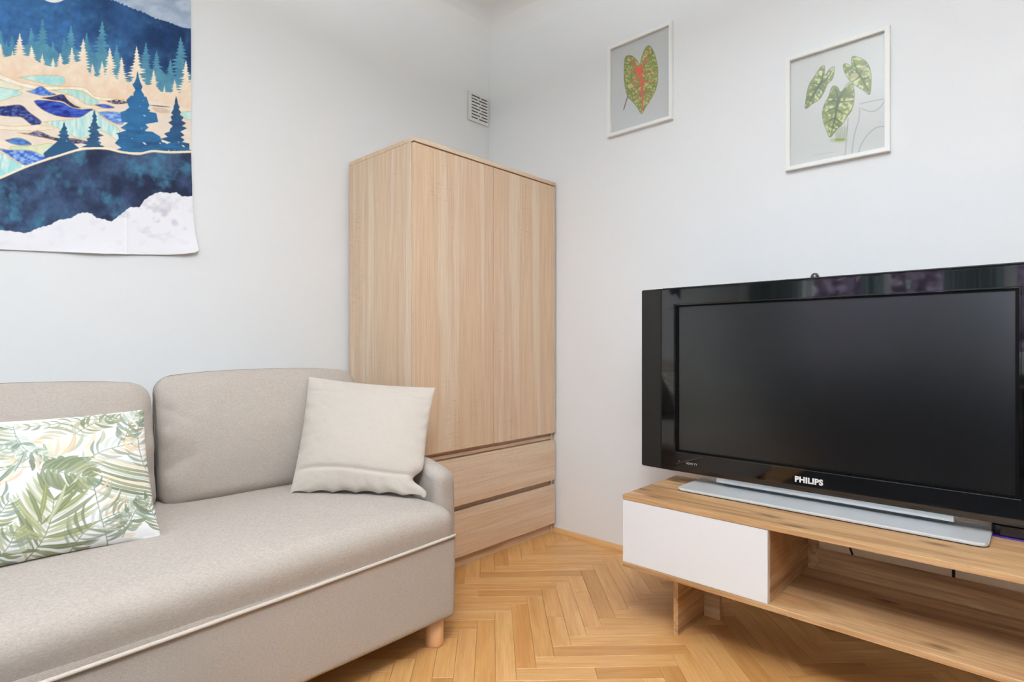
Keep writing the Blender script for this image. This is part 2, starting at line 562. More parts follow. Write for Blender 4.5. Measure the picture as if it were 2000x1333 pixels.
def homography(dst):
    """unit square (0,0),(1,0),(1,1),(0,1) -> four design corners"""
    src = [(0, 0), (1, 0), (1, 1), (0, 1)]
    A, B = [], []
    for (x, y), (u, v) in zip(src, dst):
        A.append([x, y, 1, 0, 0, 0, -u*x, -u*y]); B.append(u)
        A.append([0, 0, 0, x, y, 1, -v*x, -v*y]); B.append(v)
    h = np.append(np.linalg.solve(np.array(A, float), np.array(B, float)), 1)
    def f(s, t):
        d = h[6]*s+h[7]*t+1
        return (h[0]*s+h[1]*t+h[2])/d, (h[3]*s+h[4]*t+h[5])/d
    return f

# ================================================================== SETTING
# floor with herringbone oak parquet, planks at 45 degrees to the walls
floor = box('floor', XW, XR, YB, YL, -0.05, -0.013, 'subfloor', None, 0)
tag(floor, kind='structure')
PW, PLn, PT = 0.0607, 0.425, 0.012
s2 = math.sqrt(0.5)
dir_a = np.array([s2, s2]); dir_b = np.array([s2, -s2])
P0, Q0 = 1.9325, -0.1149
def clip_poly(poly, x0, x1, y0, y1):
    for ax, lim, sg in ((0, x0, 1), (0, x1, -1), (1, y0, 1), (1, y1, -1)):
        out = []
        for i in range(len(poly)):
            a, c = poly[i], poly[(i+1) % len(poly)]
            da, dc = sg*(a[ax]-lim), sg*(c[ax]-lim)
            if da >= 0: out.append(a)
            if (da >= 0) != (dc >= 0):
                t = da/(da-dc); out.append((a[0]+t*(c[0]-a[0]), a[1]+t*(c[1]-a[1])))
        poly = out
        if len(poly) < 3: return []
    return poly
def plank_geo(loc2):
    """chamfered board from a convex local outline (counter-clockwise)"""
    n = len(loc2)
    P = np.array(loc2); c = P.mean(0)
    ins = []
    for i in range(n):
        a, b_, d = P[i-1], P[i], P[(i+1) % n]
        e1 = (b_-a)/(np.linalg.norm(b_-a)+1e-9); e2 = (d-b_)/(np.linalg.norm(d-b_)+1e-9)
        n1 = np.array([-e1[1], e1[0]]); n2 = np.array([-e2[1], e2[0]])
        k = n1+n2; q = float(np.dot(k, n1)); ins.append(b_ + k/max(q, 0.4)*0.0007)
    V = [(p[0], p[1], -PT) for p in P] + [(p[0], p[1], -0.0006) for p in P] + [(p[0], p[1], 0.0) for p in ins]
    F = [tuple(range(2*n, 3*n))]
    for lv in (0, 1):
        for i in range(n):
            j = (i+1) % n
            F.append((lv*n+i, lv*n+j, (lv+1)*n+j, (lv+1)*n+i))
    return V, F
planks = []
gap = 0.0003
rp = random.Random(3)
for i in range(-90, 91):
    for k in range(-14, 15):
        p = P0 + i*PW - k*PLn; q = Q0 + i*PW + k*PLn
        for kind, (pa, pb, qa, qb) in enumerate(((p-PLn, p, q, q+PW), (p, p+PW, q+PW-PLn, q+PW))):
            cx, cy = (pa+pb)/2*dir_a + (qa+qb)/2*dir_b
            if not (XW-0.4 < cx < XR+0.4 and YB-0.4 < cy < YL+0.4): continue
            parts = [(pa, pb, qa, qb)]
            if rp.random() < 0.13:
                f = rp.uniform(0.35, 0.65)
                parts = [(pa, pa+f*(pb-pa), qa, qb), (pa+f*(pb-pa), pb, qa, qb)] if kind == 0 else [(pa, pb, qa, qa+f*(qb-qa)), (pa, pb, qa+f*(qb-qa), qb)]
            for (a0, a1, b0, b1) in parts:
                corners = [tuple(u*dir_a + v*dir_b) for (u, v) in ((a0+gap, b0+gap), (a0+gap, b1-gap), (a1-gap, b1-gap), (a1-gap, b0+gap))]
                full = all(XW < x < XR and YB < y < YL for x, y in corners)
                pl = corners if full else clip_poly(corners, XW, XR, YB, YL)
                if len(pl) < 3: continue
                c = np.mean(np.array(corners), 0)
                planks.append((c, kind, pl, full and len(parts) == 1))
def floor_rank(c):
    """how large a board shows from the sitting corner: distance, and only those in the view"""
    F_ = 0.7302*c[0]+0.6833*c[1]; R_ = 0.6833*c[0]-0.7302*c[1]
    inview = F_ > 1.3 and abs(R_) < 0.95*F_+0.2
    hid = (c[0] < 0.55 and c[1] > 1.3) or (c[1] > 1.95 and c[0] < 2.2)
    return (0 if inview and not hid else 1, math.hypot(c[0]-1.3, c[1]-0.9))
planks.sort(key=lambda t: floor_rank(t[0]))
shared = None
stuffV, stuffF = [], []
area = lambda P: abs(sum(P[i][0]*P[(i+1) % len(P)][1]-P[(i+1) % len(P)][0]*P[i][1] for i in range(len(P))))/2
cnt = 0
for (c, kind, pl, full) in planks:
    d = dir_a if kind == 0 else dir_b
    ang = math.atan2(d[1], d[0])
    ca, sa = math.cos(-ang), math.sin(-ang)
    loc = [((x-c[0])*ca-(y-c[1])*sa, (x-c[0])*sa+(y-c[1])*ca) for x, y in pl]
    if sum(loc[i][0]*loc[(i+1) % len(loc)][1]-loc[(i+1) % len(loc)][0]*loc[i][1] for i in range(len(loc))) < 0: loc = loc[::-1]
    if cnt < 300 and area(pl) > 2e-4:
        if full and shared is not None:
            me = shared
        else:
            V, F = plank_geo(loc)
            me = bpy.data.meshes.new('plank'); me.from_pydata(V, [], F); me.update()
            if full: shared = me
        o = link('plank', me, 'parquet', floor)
        o.location = (c[0], c[1], 0); o.rotation_euler = (0, 0, ang)
        cnt += 1
    else:
        V, F = plank_geo(loc)
        n0 = len(stuffV)
        ca2, sa2 = math.cos(ang), math.sin(ang)
        stuffV += [(c[0]+x*ca2-y*sa2, c[1]+x*sa2+y*ca2, z) for x, y, z in V]
        stuffF += [tuple(n0+i for i in f) for f in F]
so = mesh('far_planks', stuffV, stuffF, 'parquet', floor); so['kind'] = 'stuff'

# walls with a rounded cove up to the ceiling
CR = 0.13
arc = [(CR*(1-math.cos(a)), CR*math.sin(a)) for a in [math.pi/2*k/10 for k in range(11)]]   # inset, rise
WT = 0.24
def solid_wall(name, x0, x1, y0, y1, z0=0.0, z1=ZC, mat='wall'):
    o = box(name, x0, x1, y0, y1, z0-0.05, z1, mat, None, 0); return tag(o, kind='structure')
solid_wall('wall_left', XW-WT, XR+WT, YL, YL+WT)
solid_wall('wall_right', XR, XR+WT, YB-WT, YL)
# the flat ceiling and the cove as one shell
loops = []
for (ins, rise) in arc:
    x0, x1, y0, y1 = XW+ins, XR-ins, YB+ins, YL-ins
    loops.append([(x0, y0, ZC-CR+rise), (x1, y0, ZC-CR+rise), (x1, y1, ZC-CR+rise), (x0, y1, ZC-CR+rise)])
V = [p for l in loops for p in l]
F = []
for i in range(len(loops)-1):
    for k in range(4):
        F.append((i*4+k, (i+1)*4+k, (i+1)*4+(k+1) % 4, i*4+(k+1) % 4))
n = len(V); t = len(loops)-1
F.append((t*4, t*4+3, t*4+2, t*4+1))
V += [(XW-WT, YB-WT, ZC+0.15), (XR+WT, YB-WT, ZC+0.15), (XR+WT, YL+WT, ZC+0.15), (XW-WT, YL+WT, ZC+0.15)]
F.append((n, n+1, n+2, n+3))
for k in range(4): F.append((k, (k+1) % 4, n+(k+1) % 4, n+k))
co_ = mesh('ceiling', V, F, 'ceiling', None); tag(co_, kind='structure')
me = co_.data
for p in me.polygons: p.use_smooth = len(p.vertices) == 4 and p.index < 40
me.set_sharp_from_angle(angle=math.radians(50))

# window wall: built from pieces around the openings (one mesh)
def pierced_wall(name, axis, lo, hi, a0, a1, holes):
    """wall slab with rectangular holes; axis = the axis it is thin along"""
    A = sorted({a0, a1} | {h[0] for h in holes} | {h[1] for h in holes})
    Z = sorted({-0.05, ZC} | {h[2] for h in holes} | {h[3] for h in holes})
    bm = bmesh.new()
    for i in range(len(A)-1):
        for j in range(len(Z)-1):
            ca, cz = (A[i]+A[i+1])/2, (Z[j]+Z[j+1])/2
            if any(h[0] < ca < h[1] and h[2] < cz < h[3] for h in holes): continue
            r = bmesh.ops.create_cube(bm, size=1.0)
            for v in r['verts']:
                t_ = A[i] + (v.co.x+0.5)*(A[i+1]-A[i]); th = lo + (v.co.y+0.5)*(hi-lo); z = Z[j] + (v.co.z+0.5)*(Z[j+1]-Z[j])
                v.co = (th, t_, z) if axis == 'x' else (t_, th, z)
    bmesh.ops.remove_doubles(bm, verts=bm.verts[:], dist=1e-5)
    bmesh.ops.recalc_face_normals(bm, faces=bm.faces[:])
    me = bpy.data.meshes.new(name); bm.to_mesh(me); bm.free()
    return tag(link(name, me, 'wall'), kind='structure')
pierced_wall('wall_window_side', 'x', XW-WT, XW, YB-WT, YL, WINDOWS)
solid_wall('wall_rear', XW, XR, YB-WT, YB, mat='taupe')
def window(name, axis, pos, a0, a1, z0, z1, mull=0):
    r = bpy.data.objects.new(name, None); COL.objects.link(r)
    r.location = (pos, (a0+a1)/2, z0) if axis == 'x' else ((a0+a1)/2, pos, z0)
    r['kind'] = 'structure'
    def b(nm, p0, p1, q0, q1, mat='upvc', th=0.03):
        if axis == 'x': box(nm, pos-th, pos+th, p0, p1, q0, q1, mat, r, 0.003)
        else: box(nm, p0, p1, pos-th, pos+th, q0, q1, mat, r, 0.003)
    f = 0.045
    b('frame', a0, a0+f, z0, z1); b('frame', a1-f, a1, z0, z1)
    b('frame', a0+f, a1-f, z0, z0+f); b('frame', a0+f, a1-f, z1-f, z1)
    xs = [a0+f] + [a0+(a1-a0)*(k+1)/(mull+1) for k in range(mull)] + [a1-f]
    for k in range(mull): b('mullion', xs[k+1]-0.03, xs[k+1]+0.03, z0+f, z1-f)
    for k in range(mull+1):
        b('pane', xs[k]+(0.03 if k else 0), xs[k+1]-(0.03 if k < mull else 0), z0+f, z1-f, 'pane', 0.003)
for k, (y0, y1, z0, z1) in enumerate(WINDOWS):
    window('window_%d' % (k+1), 'x', XW-0.17, y0, y1, z0, z1, 0 if k < 2 else 1)
# oak quarter-round beads along the wall feet
def bead(name, axis, lo, hi, wall, mat):
    R = 0.021
    prof = [(0, 0), (-R, 0)] + [(-R*math.cos(a), R*math.sin(a)) for a in [math.pi/2*k/6 for k in range(1, 7)]]
    pts = [(wall+p, z) for p, z in prof]
    return tag(prism(name, pts, axis, lo, hi, mat), kind='structure')
bead('baseboard_right', 'y', YB, YL, XR, 'base_oak')
bead('baseboard_left', 'x', XW, XR-0.021, YL, 'base_oak_x')

# ================================================================== WARDROBE
WX0, WX1, WYF, WYB, WH = 1.388, 2.285, 1.834, 2.312, 1.790
w = root('wardrobe', ((WX0+WX1)/2, (WYF+WYB)/2, 0), 'tall pale oak wardrobe with two doors and two drawers in the corner', 'wardrobe')
TH = 0.016
box('side_panel', WX0, WX0+TH, WYF+0.018, WYB, 0, WH-0.018, 'sonoma_v', w, 0.0008)
box('side_panel', WX1-TH, WX1, WYF+0.018, WYB, 0, WH-0.018, 'sonoma_v', w, 0.0008)
box('top_panel', WX0-0.001, WX1+0.001, WYF-0.002, WYB, WH-0.018, WH, 'sonoma_h', w, 0.001)
box('bottom_panel', WX0+TH, WX1-TH, WYF+0.02, WYB, 0.05, 0.066, 'sonoma_h', w, 0.0008)
box('back_panel', WX0+TH, WX1-TH, WYB-0.005, WYB-0.001, 0.066, WH-0.018, 'sonoma_v', w, 0)
box('middle_shelf', WX0+TH, WX1-TH, WYF+0.02, WYB-0.005, 0.478, 0.494, 'sonoma_h', w, 0.0008)
box('plinth', WX0+TH, WX1-TH, WYF+0.024, WYF+0.04, 0, 0.05, 'sonoma_h', w, 0.0008)
mid = (WX0+WX1)/2
dz0, dz1 = 0.511, WH-0.023
box('door', WX0+0.003, mid-0.0013, WYF, WYF+TH, dz0, dz1, 'sonoma_v', w, 0.0009)
box('door', mid+0.0013, WX1-0.003, WYF, WYF+TH, dz0, dz1, 'sonoma_v', w, 0.0009)
for (a0, a1) in ((0.271, 0.473), (0.049, 0.245)):
    box('drawer_front', WX0+0.003, WX1-0.003, WYF, WYF+TH, a0, a1, 'sonoma_h', w, 0.0009)
for (a0, a1) in ((0.455, 0.478), (0.245, 0.271)):
    box('grip_rail', WX0+TH, WX1-TH-0.0, WYF+0.026, WYF+0.042, a0-0.04, a1+0.0, 'sonoma_h', w, 0)
box('grip_rail', WX0+TH, WX1-TH, WYF+0.026, WYF+0.042, 0.494, 0.53, 'sonoma_h', w, 0)

# ================================================================== SOFA
SXL, SXR = -0.19, 1.217
SYF = 1.38
s = root('sofa', ((SXL+SXR)/2, 1.8, 0), 'greige fabric sofa with two back cushions and short beech legs', 'sofa')
def put(name, V, F, mat, parent, smooth=True, label=None):
    return mesh(name, [tuple(v) for v in V], F, mat, parent, smooth, label)
# upholstered base below the piping
zb, zp = 0.095, 0.352
V, F = soft_box((SXR-SXL)/2, (2.12-SYF)/2, (0.352-zb)/2, 0.010, (70, 36, 16))
def wb(V):
    V = V.copy()
    k = (V[:, 2]+0.14)/0.28                     # the right end narrows a little towards the foot
    V[:, 0] -= 0.008*(1-k)*(V[:, 0] > 0.6)
    V[:, 1] += 0.004*(fbm(V[:, 0]*6, V[:, 2]*9, 5)-0.5)
    return V + np.array([(SXL+SXR)/2, (2.12+SYF)/2, (0.352+zb)/2])
put('base', wb(V), F, 'sofa', s)
# seat pad
V, F = soft_box((SXR-SXL)/2-0.001, (2.11-SYF)/2-0.001, 0.09, 0.046, (56, 30, 12))
def ws(V):
    V = V.copy()
    top = np.clip((V[:, 2]-0.02)/0.07, 0, 1)
    V[:, 1] -= 0.006*np.sin(np.clip((V[:, 2]+0.002)/0.09, 0, 1)*math.pi)*(V[:, 1] < -0.3)
    ex = 1-np.abs(V[:, 0]/((SXR-SXL)/2))**8
    ey = np.clip((V[:, 1]+0.365)/0.25, 0, 1)
    V[:, 2] += top*(0.022*ex*(0.35+0.65*ey) + 0.006*(fbm(V[:, 0]*4, V[:, 1]*4, 9)-0.5))
    drop = 0.012*np.clip((0.5-V[:, 0])/1.0, 0, 1)*np.clip(-V[:, 1]/0.36, 0, 1)
    V[:, 2] -= drop
    return V + np.array([(SXL+SXR)/2, (2.11+SYF)/2, 0.352])
seat = put('seat_pad', ws(V), F, 'sofa', s)
# cord sewn along the seam between seat pad and base
pp = []
for k in range(40):
    x = SXR-0.012 - (SXR-SXL-0.024)*k/39
    pp.append((x, SYF-0.003, 0.352 - 0.034*(k/39)**1.0 - 0.004*math.sin(math.pi*k/39)))
pp = [(SXR-0.004, SYF+0.008, 0.3525)] + pp
tube('piping', pp, 0.0048, 'piping', s, 8)
# arms
def arm(x0, x1, out):
    hx, hy, hz = (x1-x0)/2, (1.945-1.482)/2, (0.565-0.095)/2
    V, F = soft_box(hx, hy, hz, 0.034, (10, 26, 26))
    V = V.copy()
    top = np.clip((V[:, 2]-0.05)/(hz-0.05), 0, 1)
    fr = np.clip((-V[:, 1]+hy-0.30)/(0.16), 0, 1)
    V[:, 2] -= top*fr**1.5*0.036
    V[:, 2] -= top*0.012*np.clip(out*V[:, 0]/hx, 0, 1)
    V[:, 1] += 0.006*(fbm(V[:, 0]*14+3, V[:, 2]*9, 31)-0.5)
    V[:, 0] += 0.008*(fbm(V[:, 1]*8, V[:, 2]*8, 37)-0.5)
    V += np.array([(x0+x1)/2, (1.945+1.482)/2, (0.565+0.095)/2])
    return put('arm', V, F, 'sofa', s)
arm(1.222, 1.312, 1)
arm(-0.285, -0.195, -1)
# back frame behind the cushions
V, F = soft_box(0.79, 0.085, 0.30, 0.03, (30, 6, 14))
put('back_frame', V + np.array([0.513, 2.215, 0.395]), F, 'sofa', s)
# back cushions
def back_cushion(x0, x1, ztop, seed, lean=8.0):
    hx, hy, hz = (x1-x0)/2, 0.078, (ztop-0.44)/2
    def f(V):
        V = V.copy()
        u, wv = V[:, 0]/hx, V[:, 2]/hz
        cr = (1-np.clip(np.abs(u), 0, 1)**2.6)*(1-np.clip(np.abs(wv), 0, 1)**2.6)
        sg = np.sign(V[:, 1])
        thick = 1.0 - 0.42*np.clip(wv, 0, 1)**2 - 0.30*np.clip(np.abs(u), 0, 1)**6
        V[:, 1] = V[:, 1]*thick + sg*(np.abs(V[:, 1]) > 0.02)*0.03*cr
        kz = np.clip((wv+0.2)/1.2, 0, 1)**2
        V[:, 2] += kz*(0.010*(1-u**2) - 0.012*np.abs(u)**5)
        cor = np.clip(np.abs(u)-0.72, 0, 1)/0.28
        V[:, 1] += 0.010*cor*np.sin(V[:, 2]*46+seed)*np.clip(np.abs(V[:, 1])/0.05, 0, 1)*0.6
        V[:, 1] += 0.010*(fbm(V[:, 0]*7+seed, V[:, 2]*7, seed)-0.5)
        for (w0, sl, am) in ((-0.45, 0.9, 0.007), (-0.15, 1.3, 0.004), (0.55, -1.1, 0.005), (0.25, -0.7, 0.003)):
            V[:, 1] += am*np.exp(-((wv-w0-sl*(u+1))/0.07)**2)*np.exp(-(u+1)/0.16)*np.clip(-V[:, 1]/0.04, 0, 1)
            V[:, 1] += 0.8*am*np.exp(-((wv-w0+sl*(u-1))/0.07)**2)*np.exp((u-1)/0.16)*np.clip(-V[:, 1]/0.04, 0, 1)
        V[:, 0] += 0.007*(fbm(V[:, 1]*9+seed, V[:, 2]*9, seed+4)-0.5)
        a = math.radians(lean)
        y = V[:, 1]*math.cos(a) + (V[:, 2]+hz)*math.sin(a)
        z = -V[:, 1]*math.sin(a)*0.6 + (V[:, 2]+hz)*math.cos(a)
        return np.stack([V[:, 0]+(x0+x1)/2, y+2.035, z+0.445], 1)
    V, F = soft_box(hx, hy, hz, 0.046, (70, 12, 50), f)
    o = put('back_cushion', V, F, 'sofa', s)
    # sewn edge running round the rear of the top and both sides
    pts = []
    rr = 0.05
    path = [(-hx, -hz+0.05), (-hx, hz-rr)] + [(-hx+rr-rr*math.cos(t), hz-rr+rr*math.sin(t)) for t in [math.pi/2*k/6 for k in range(1, 7)]]
    path += [(x, hz) for x in np.linspace(-hx+rr+0.02, hx-rr-0.02, 14)]
    path += [(hx-rr+rr*math.sin(t), hz-rr+rr*math.cos(t)) for t in [math.pi/2*k/6 for k in range(0, 7)]] + [(hx, -hz+0.05)]
    q = np.array([(x, 0.012, z) for x, z in path])
    q = f(q)
    tube('seam', [tuple(p) for p in q], 0.0024, 'seam', o, 6)
    return o
back_cushion(-0.185, 0.538, 0.842, 11)
back_cushion(0.550, 1.262, 0.860, 23)
for (lx, ly) in ((1.168, 1.434), (1.168, 2.20), (-0.14, 1.434), (-0.14, 2.20)):
    lathe('leg', [(0.0, 0.0), (0.027, 0.0), (0.0295, 0.003), (0.0295, 0.099), (0.0, 0.099)], lx, ly, 'beech', s, 28)

# ================================================================== PILLOWS
def pillow(name, corners, thick, mat, label, nres, canvas=None, quad=None, seed=1, back_mat=None, pinch=0.05):
    """corners BL, BR, TR, TL in the room, seen from the front"""
    BL, BR, TR, TL = [np.array(c, float) for c in corners]
    base = (BL+BR)/2
    r = root(name, tuple(base), label, 'pillow')
    nrm = np.cross(BR-BL, TL-BL); nrm /= np.linalg.norm(nrm)       # towards the viewer
    def sheet(n, sgn):
        g = np.linspace(-1, 1, n)
        g = 0.75*g + 0.25*np.sin(g*math.pi/2)
        S, T = np.meshgrid(g, g)
        px = S*(1-pinch*(1-T**2)); py = T*(1-pinch*(1-S**2))
        a, b_ = (px+1)/2, (py+1)/2
        P = ((1-a)*(1-b_))[..., None]*BL + (a*(1-b_))[..., None]*BR + (a*b_)[..., None]*TR + ((1-a)*b_)[..., None]*TL
        if canvas is None:                      # slack lower right corner folds into an ear
            tuck = np.clip(S, 0, 1)**5*(np.exp(-((T+0.70)/0.11)**2)*0.034 - np.exp(-((T+0.93)/0.10)**2)*0.014)
            P = P - tuck[..., None]*((BR-BL)/np.linalg.norm(BR-BL))
            lift = 0.008*np.exp(-((T+1.0)/0.12)**2)*np.sin(S*9.0)
            P = P + (np.abs(lift)*(np.abs(S) < 0.97))[..., None]*np.array([0, 0, 1.0])
        e = np.clip((1-S**2), 0, 1)**0.62*np.clip((1-T**2), 0, 1)**0.62
        sag = 1+0.25*np.clip(-T, 0, 1)
        h = thick/2*e*sag
        edge = np.clip(1-np.maximum(np.abs(S), np.abs(T)), 0, 1)
        ang = np.arctan2(T, S)
        wr = 0.010*(fbm(S*2.3+seed, T*2.3, seed)-0.5)*np.minimum(1, edge*6)
        wr += 0.0035*np.sin(ang*26+4*fbm(S*3, T*3, seed+3))*np.exp(-edge*9)*np.minimum(1, edge*30)
        crease = 0.006*np.exp(-((T+0.66+0.03*np.sin(S*3))/0.035)**2) + 0.003*np.exp(-((T-0.72)/0.03)**2)
        if canvas is None: wr = wr - crease*np.minimum(1, edge*6)
        return P + (sgn*(h+np.where(h > 0, wr, 0)))[..., None]*nrm, S, T
    P, S, T = sheet(nres, 1)
    col = None
    if canvas is not None:
        hf = homography(quad)
        x, y = hf((S+1)/2, (1-T)/2)
        col = canvas.sample(x, y)
    grid_mesh('front_cover', P, mat, r, col)
    P2, _, _ = sheet(60, -1)
    grid_mesh('back_cover', P2[:, ::-1], back_mat or mat, r, None)
    return r, sheet
r, sh = pillow('throw_pillow', ((0.885, 1.845, 0.462), (1.168, 1.497, 0.458), (1.345, 1.648, 0.802), (1.032, 2.005, 0.842)), 0.125, 'cream',
       'plain cream cotton throw pillow leaning in the sofa corner', 110, seed=5, pinch=0.045)

# palm print
pc = Canvas(-80, 20, 1260, 1340, 1.0, (232, 231, 229))
rg = random.Random(21)
def leaflet(x0, y0, x1, y1, wd, col, bend=0.12, alpha=1.0):
    a = np.array([x0, y0], float); c = np.array([x1, y1], float)
    d = c-a; nn = np.array([-d[1], d[0]])
    up, dn = [], []
    for k in range(13):
        t = k/12
        m_ = a+d*t+nn*bend*math.sin(math.pi*t)
        h = wd/2*math.sin(math.pi*min(1, t*0.93+0.07))**0.8
        u_ = nn/np.linalg.norm(nn)
        up.append(m_+u_*h); dn.append(m_-u_*h)
    pc.poly(up+dn[::-1], col, alpha)
    q = [a+d*t+nn*bend*math.sin(math.pi*t) for t in (0, .25, .5, .75, .95)]
    lt = tuple(min(255, v+38) for v in col)
    pc.stroke(q, max(2.0, wd*0.16), lt, 0.8*alpha)
def frond(pts, n, l0, spread, cols, wd, side=(1, -1), alpha=1.0, lcurve=0.12, stem=(130, 140, 120), t0=0.08, grow=0.5):
    P = spline(pts, 14)
    m_ = len(P)
    for k in range(n):
        t = t0+(1-t0)*k/(n-1)
        i = min(m_-2, int(t*(m_-1)))
        d = P[i+1]-P[i]; d = d/np.linalg.norm(d)
        for sd in side:
            a = math.radians(spread*(1-0.45*t)+rg.uniform(-6, 6))*sd
            e = np.array([d[0]*math.cos(a)-d[1]*math.sin(a), d[0]*math.sin(a)+d[1]*math.cos(a)])
            ln = l0*(1-grow*abs(2*t-0.9))*rg.uniform(0.85, 1.1)
            c = P[i]+e*ln
            leaflet(P[i][0], P[i][1], c[0], c[1], wd*rg.uniform(0.7, 1.2), rg.choice(cols), lcurve*sd, alpha*rg.uniform(0.75, 1))
    pc.stroke(P, 6, stem, 0.9)
OL = [(138, 140, 110), (116, 120, 90), (164, 164, 140), (98, 104, 80)]
GR = [(150, 152, 112), (128, 132, 88), (172, 174, 140), (108, 114, 82), (190, 190, 172)]
GY = [(150, 158, 142), (124, 134, 118), (184, 190, 178), (104, 116, 104)]
TN = [(214, 192, 160), (200, 176, 142), (222, 206, 182)]
frond([(250, 470), (120, 300), (60, 160)], 9, 210, 62, GR + GY, 20, alpha=0.8)
frond([(450, 470), (390, 330), (370, 140)], 11, 300, 78, GY + OL, 24, side=(-1,), alpha=0.85)
frond([(460, 520), (260, 540), (60, 640), (-60, 760)], 12, 300, 48, TN, 30, side=(-1, 1), alpha=0.85)
frond([(930, 215), (700, 250), (520, 330), (440, 470)], 12, 250, 62, TN + OL, 32, side=(-1,), alpha=0.95, stem=(230, 226, 214))
frond([(930, 215), (700, 250), (520, 330)], 10, 200, 48, OL + TN, 26, side=(1,), alpha=0.9, stem=(230, 226, 214))
frond([(380, 240), (440, 390), (620, 470)], 10, 110, 60, GY, 34, alpha=0.9)
for k in range(7): leaflet(420-14*k, 390+28*k, 360-22*k, 560+16*k, 24, rg.choice(GY), 0.02)
frond([(500, 545), (640, 580), (800, 612)], 9, 235, 58, OL[:2] + [(112, 120, 92)], 58, alpha=1.0, lcurve=0.10)
for k in range(13):
    y = 395+27*k
    leaflet(1235, y+90-2*k, 800+18*math.sin(k*2.1), y+rg.uniform(-6, 10), 24, rg.choice(GY+OL+TN), -0.10, 0.95)
frond([(920, 1110), (870, 940), (820, 690)], 13, 300, 68, GY+OL+TN, 22, side=(1,), alpha=0.9, stem=(110, 120, 112))
frond([(1000, 1060), (1060, 900), (1110, 800)], 10, 120, 60, GY+OL+TN, 26, alpha=0.9)
frond([(1000, 330), (1040, 180), (1080, 70)], 8, 140, 55, OL+GY, 26, alpha=0.9)
frond([(980, 140), (820, 110), (560, 150), (300, 160)], 14, 90, 50, OL+GR, 20, alpha=0.8)
for k in range(8):
    y = 850+52*k
    leaflet(-70, y, 190+70*math.sin(k*1.7), y+70+rg.uniform(-20, 20), 26, rg.choice(GY+GR), 0.06, 0.95)
pc.stroke([(0, 1120), (60, 1190), (110, 1290)], 14, (112, 122, 116)); pc.stroke([(180, 1060), (215, 1180), (300, 1230)], 14, (120, 128, 122))
frond([(110, 1290), (60, 1190), (0, 1110)], 8, 170, 70, GY, 22, alpha=0.9)
frond([(430, 1230), (520, 1110), (570, 960), (590, 780)], 14, 400, 58, GR, 36, alpha=0.95, stem=(120, 124, 96), grow=0.35, lcurve=0.05)
for (tx, ty) in ((300, 960), (215, 1010), (240, 1190), (740, 690), (660, 660), (540, 640), (420, 680)):
    leaflet(500+rg.uniform(0, 60), 1130-0.35*(1130-ty), tx, ty, 30, rg.choice(GR), 0.03, 0.9)
frond([(60, 520), (160, 420), (330, 350)], 9, 170, 55, GY + TN, 20, alpha=0.8)
frond([(300, 760), (200, 660), (130, 520)], 10, 190, 55, TN + GY, 22, alpha=0.8)
frond([(700, 1160), (800, 1000), (980, 880)], 10, 210, 55, GY + OL, 22, alpha=0.8)
frond([(760, 500), (880, 400), (1060, 330)], 9, 170, 50, TN + GY, 22, alpha=0.8)
frond([(160, 1010), (260, 900), (330, 780)], 9, 170, 55, GY + GR, 22, alpha=0.85)
frond([(700, 260), (820, 160), (960, 110)], 9, 130, 55, OL, 24, alpha=0.85)
frond([(250, 1230), (330, 1130), (380, 1000)], 9, 170, 60, GR + GY, 26, alpha=0.9)
frond([(1240, 1000), (1200, 880), (1130, 760)], 9, 150, 60, GY + OL, 22, alpha=0.9)
frond([(1150, 520), (1110, 400), (1090, 240), (1100, 90)], 10, 150, 55, OL + GY + TN, 22, alpha=0.9)
pc.soften(1)
pillow('throw_pillow', ((0.052, 1.700, 0.462), (0.462, 1.686, 0.458), (0.470, 1.872, 0.776), (0.050, 1.880, 0.775)), 0.13, 'cloth',
       'white throw pillow printed with green and tan palm leaves', 340, pc, [(-60, 95), (1118, 42), (1232, 1040), (-55, 1320)], seed=9,
       back_mat='cloth_back', pinch=0.045)

# ================================================================== TV BENCH
BX0, BX1, BY0, BY1 = 1.680, 2.067, -0.47, 1.055
bt, bb = 0.450, 0.205
t = root('tv_bench', ((BX0+BX1)/2, (BY0+BY1)/2, 0), 'low rustic oak tv bench with a white drawer and an open bay', 'tv bench')
box('top_panel', BX0-0.001, BX1, BY0, BY1, bt-TH, bt, 'wotan_y', t, 0.0008)
box('bottom_panel', BX0, BX1, BY0, BY1, bb, bb+TH, 'wotan_y', t, 0.0008)
DIV = 0.577
box('side_panel', BX0+0.016, BX1, BY1-TH, BY1, bb+TH, bt-TH, 'wotan_x', t, 0.0008)
box('side_panel', BX0, BX1, BY0, BY0+TH, bb+TH, bt-TH, 'wotan_x', t, 0.0008)
box('divider', BX0+0.016, BX1, DIV, DIV+TH, bb+TH, bt-TH, 'wotan_x', t, 0.0008)
box('drawer_front', BX0+0.0003, BX0+0.0153, DIV+0.001, BY1-0.0003, bb+TH+0.001, bt-TH-0.0015, 'white_front', t, 0.0008)
box('back_panel', BX1-0.013, BX1-0.003, DIV+TH, BY1-TH, bb+TH, bt-TH, 'wotan_y', t, 0)
box('back_strip', BX1-0.013, BX1-0.003, 0.547, DIV, bb+TH, bt-TH, 'wotan_x', t, 0)
box('back_rail', BX1-0.013, BX1-0.003, BY0+TH, 0.547, bb+TH, 0.292, 'wotan_y', t, 0.0006)
for (y0, y1) in ((0.886, 0.902), (BY0+0.13, BY0+0.146)):
    box('leg_panel', 1.747, 1.945, y0, y1, 0, bb, 'wotan_x', t, 0.0008)
for (y0, y1) in ((0.83, 0.93), (BY0+0.10, BY0+0.20)):
    box('foot_brace', 1.946, 1.962, y0, y1, 0.0, bb, 'wotan_y', t, 0.0008)

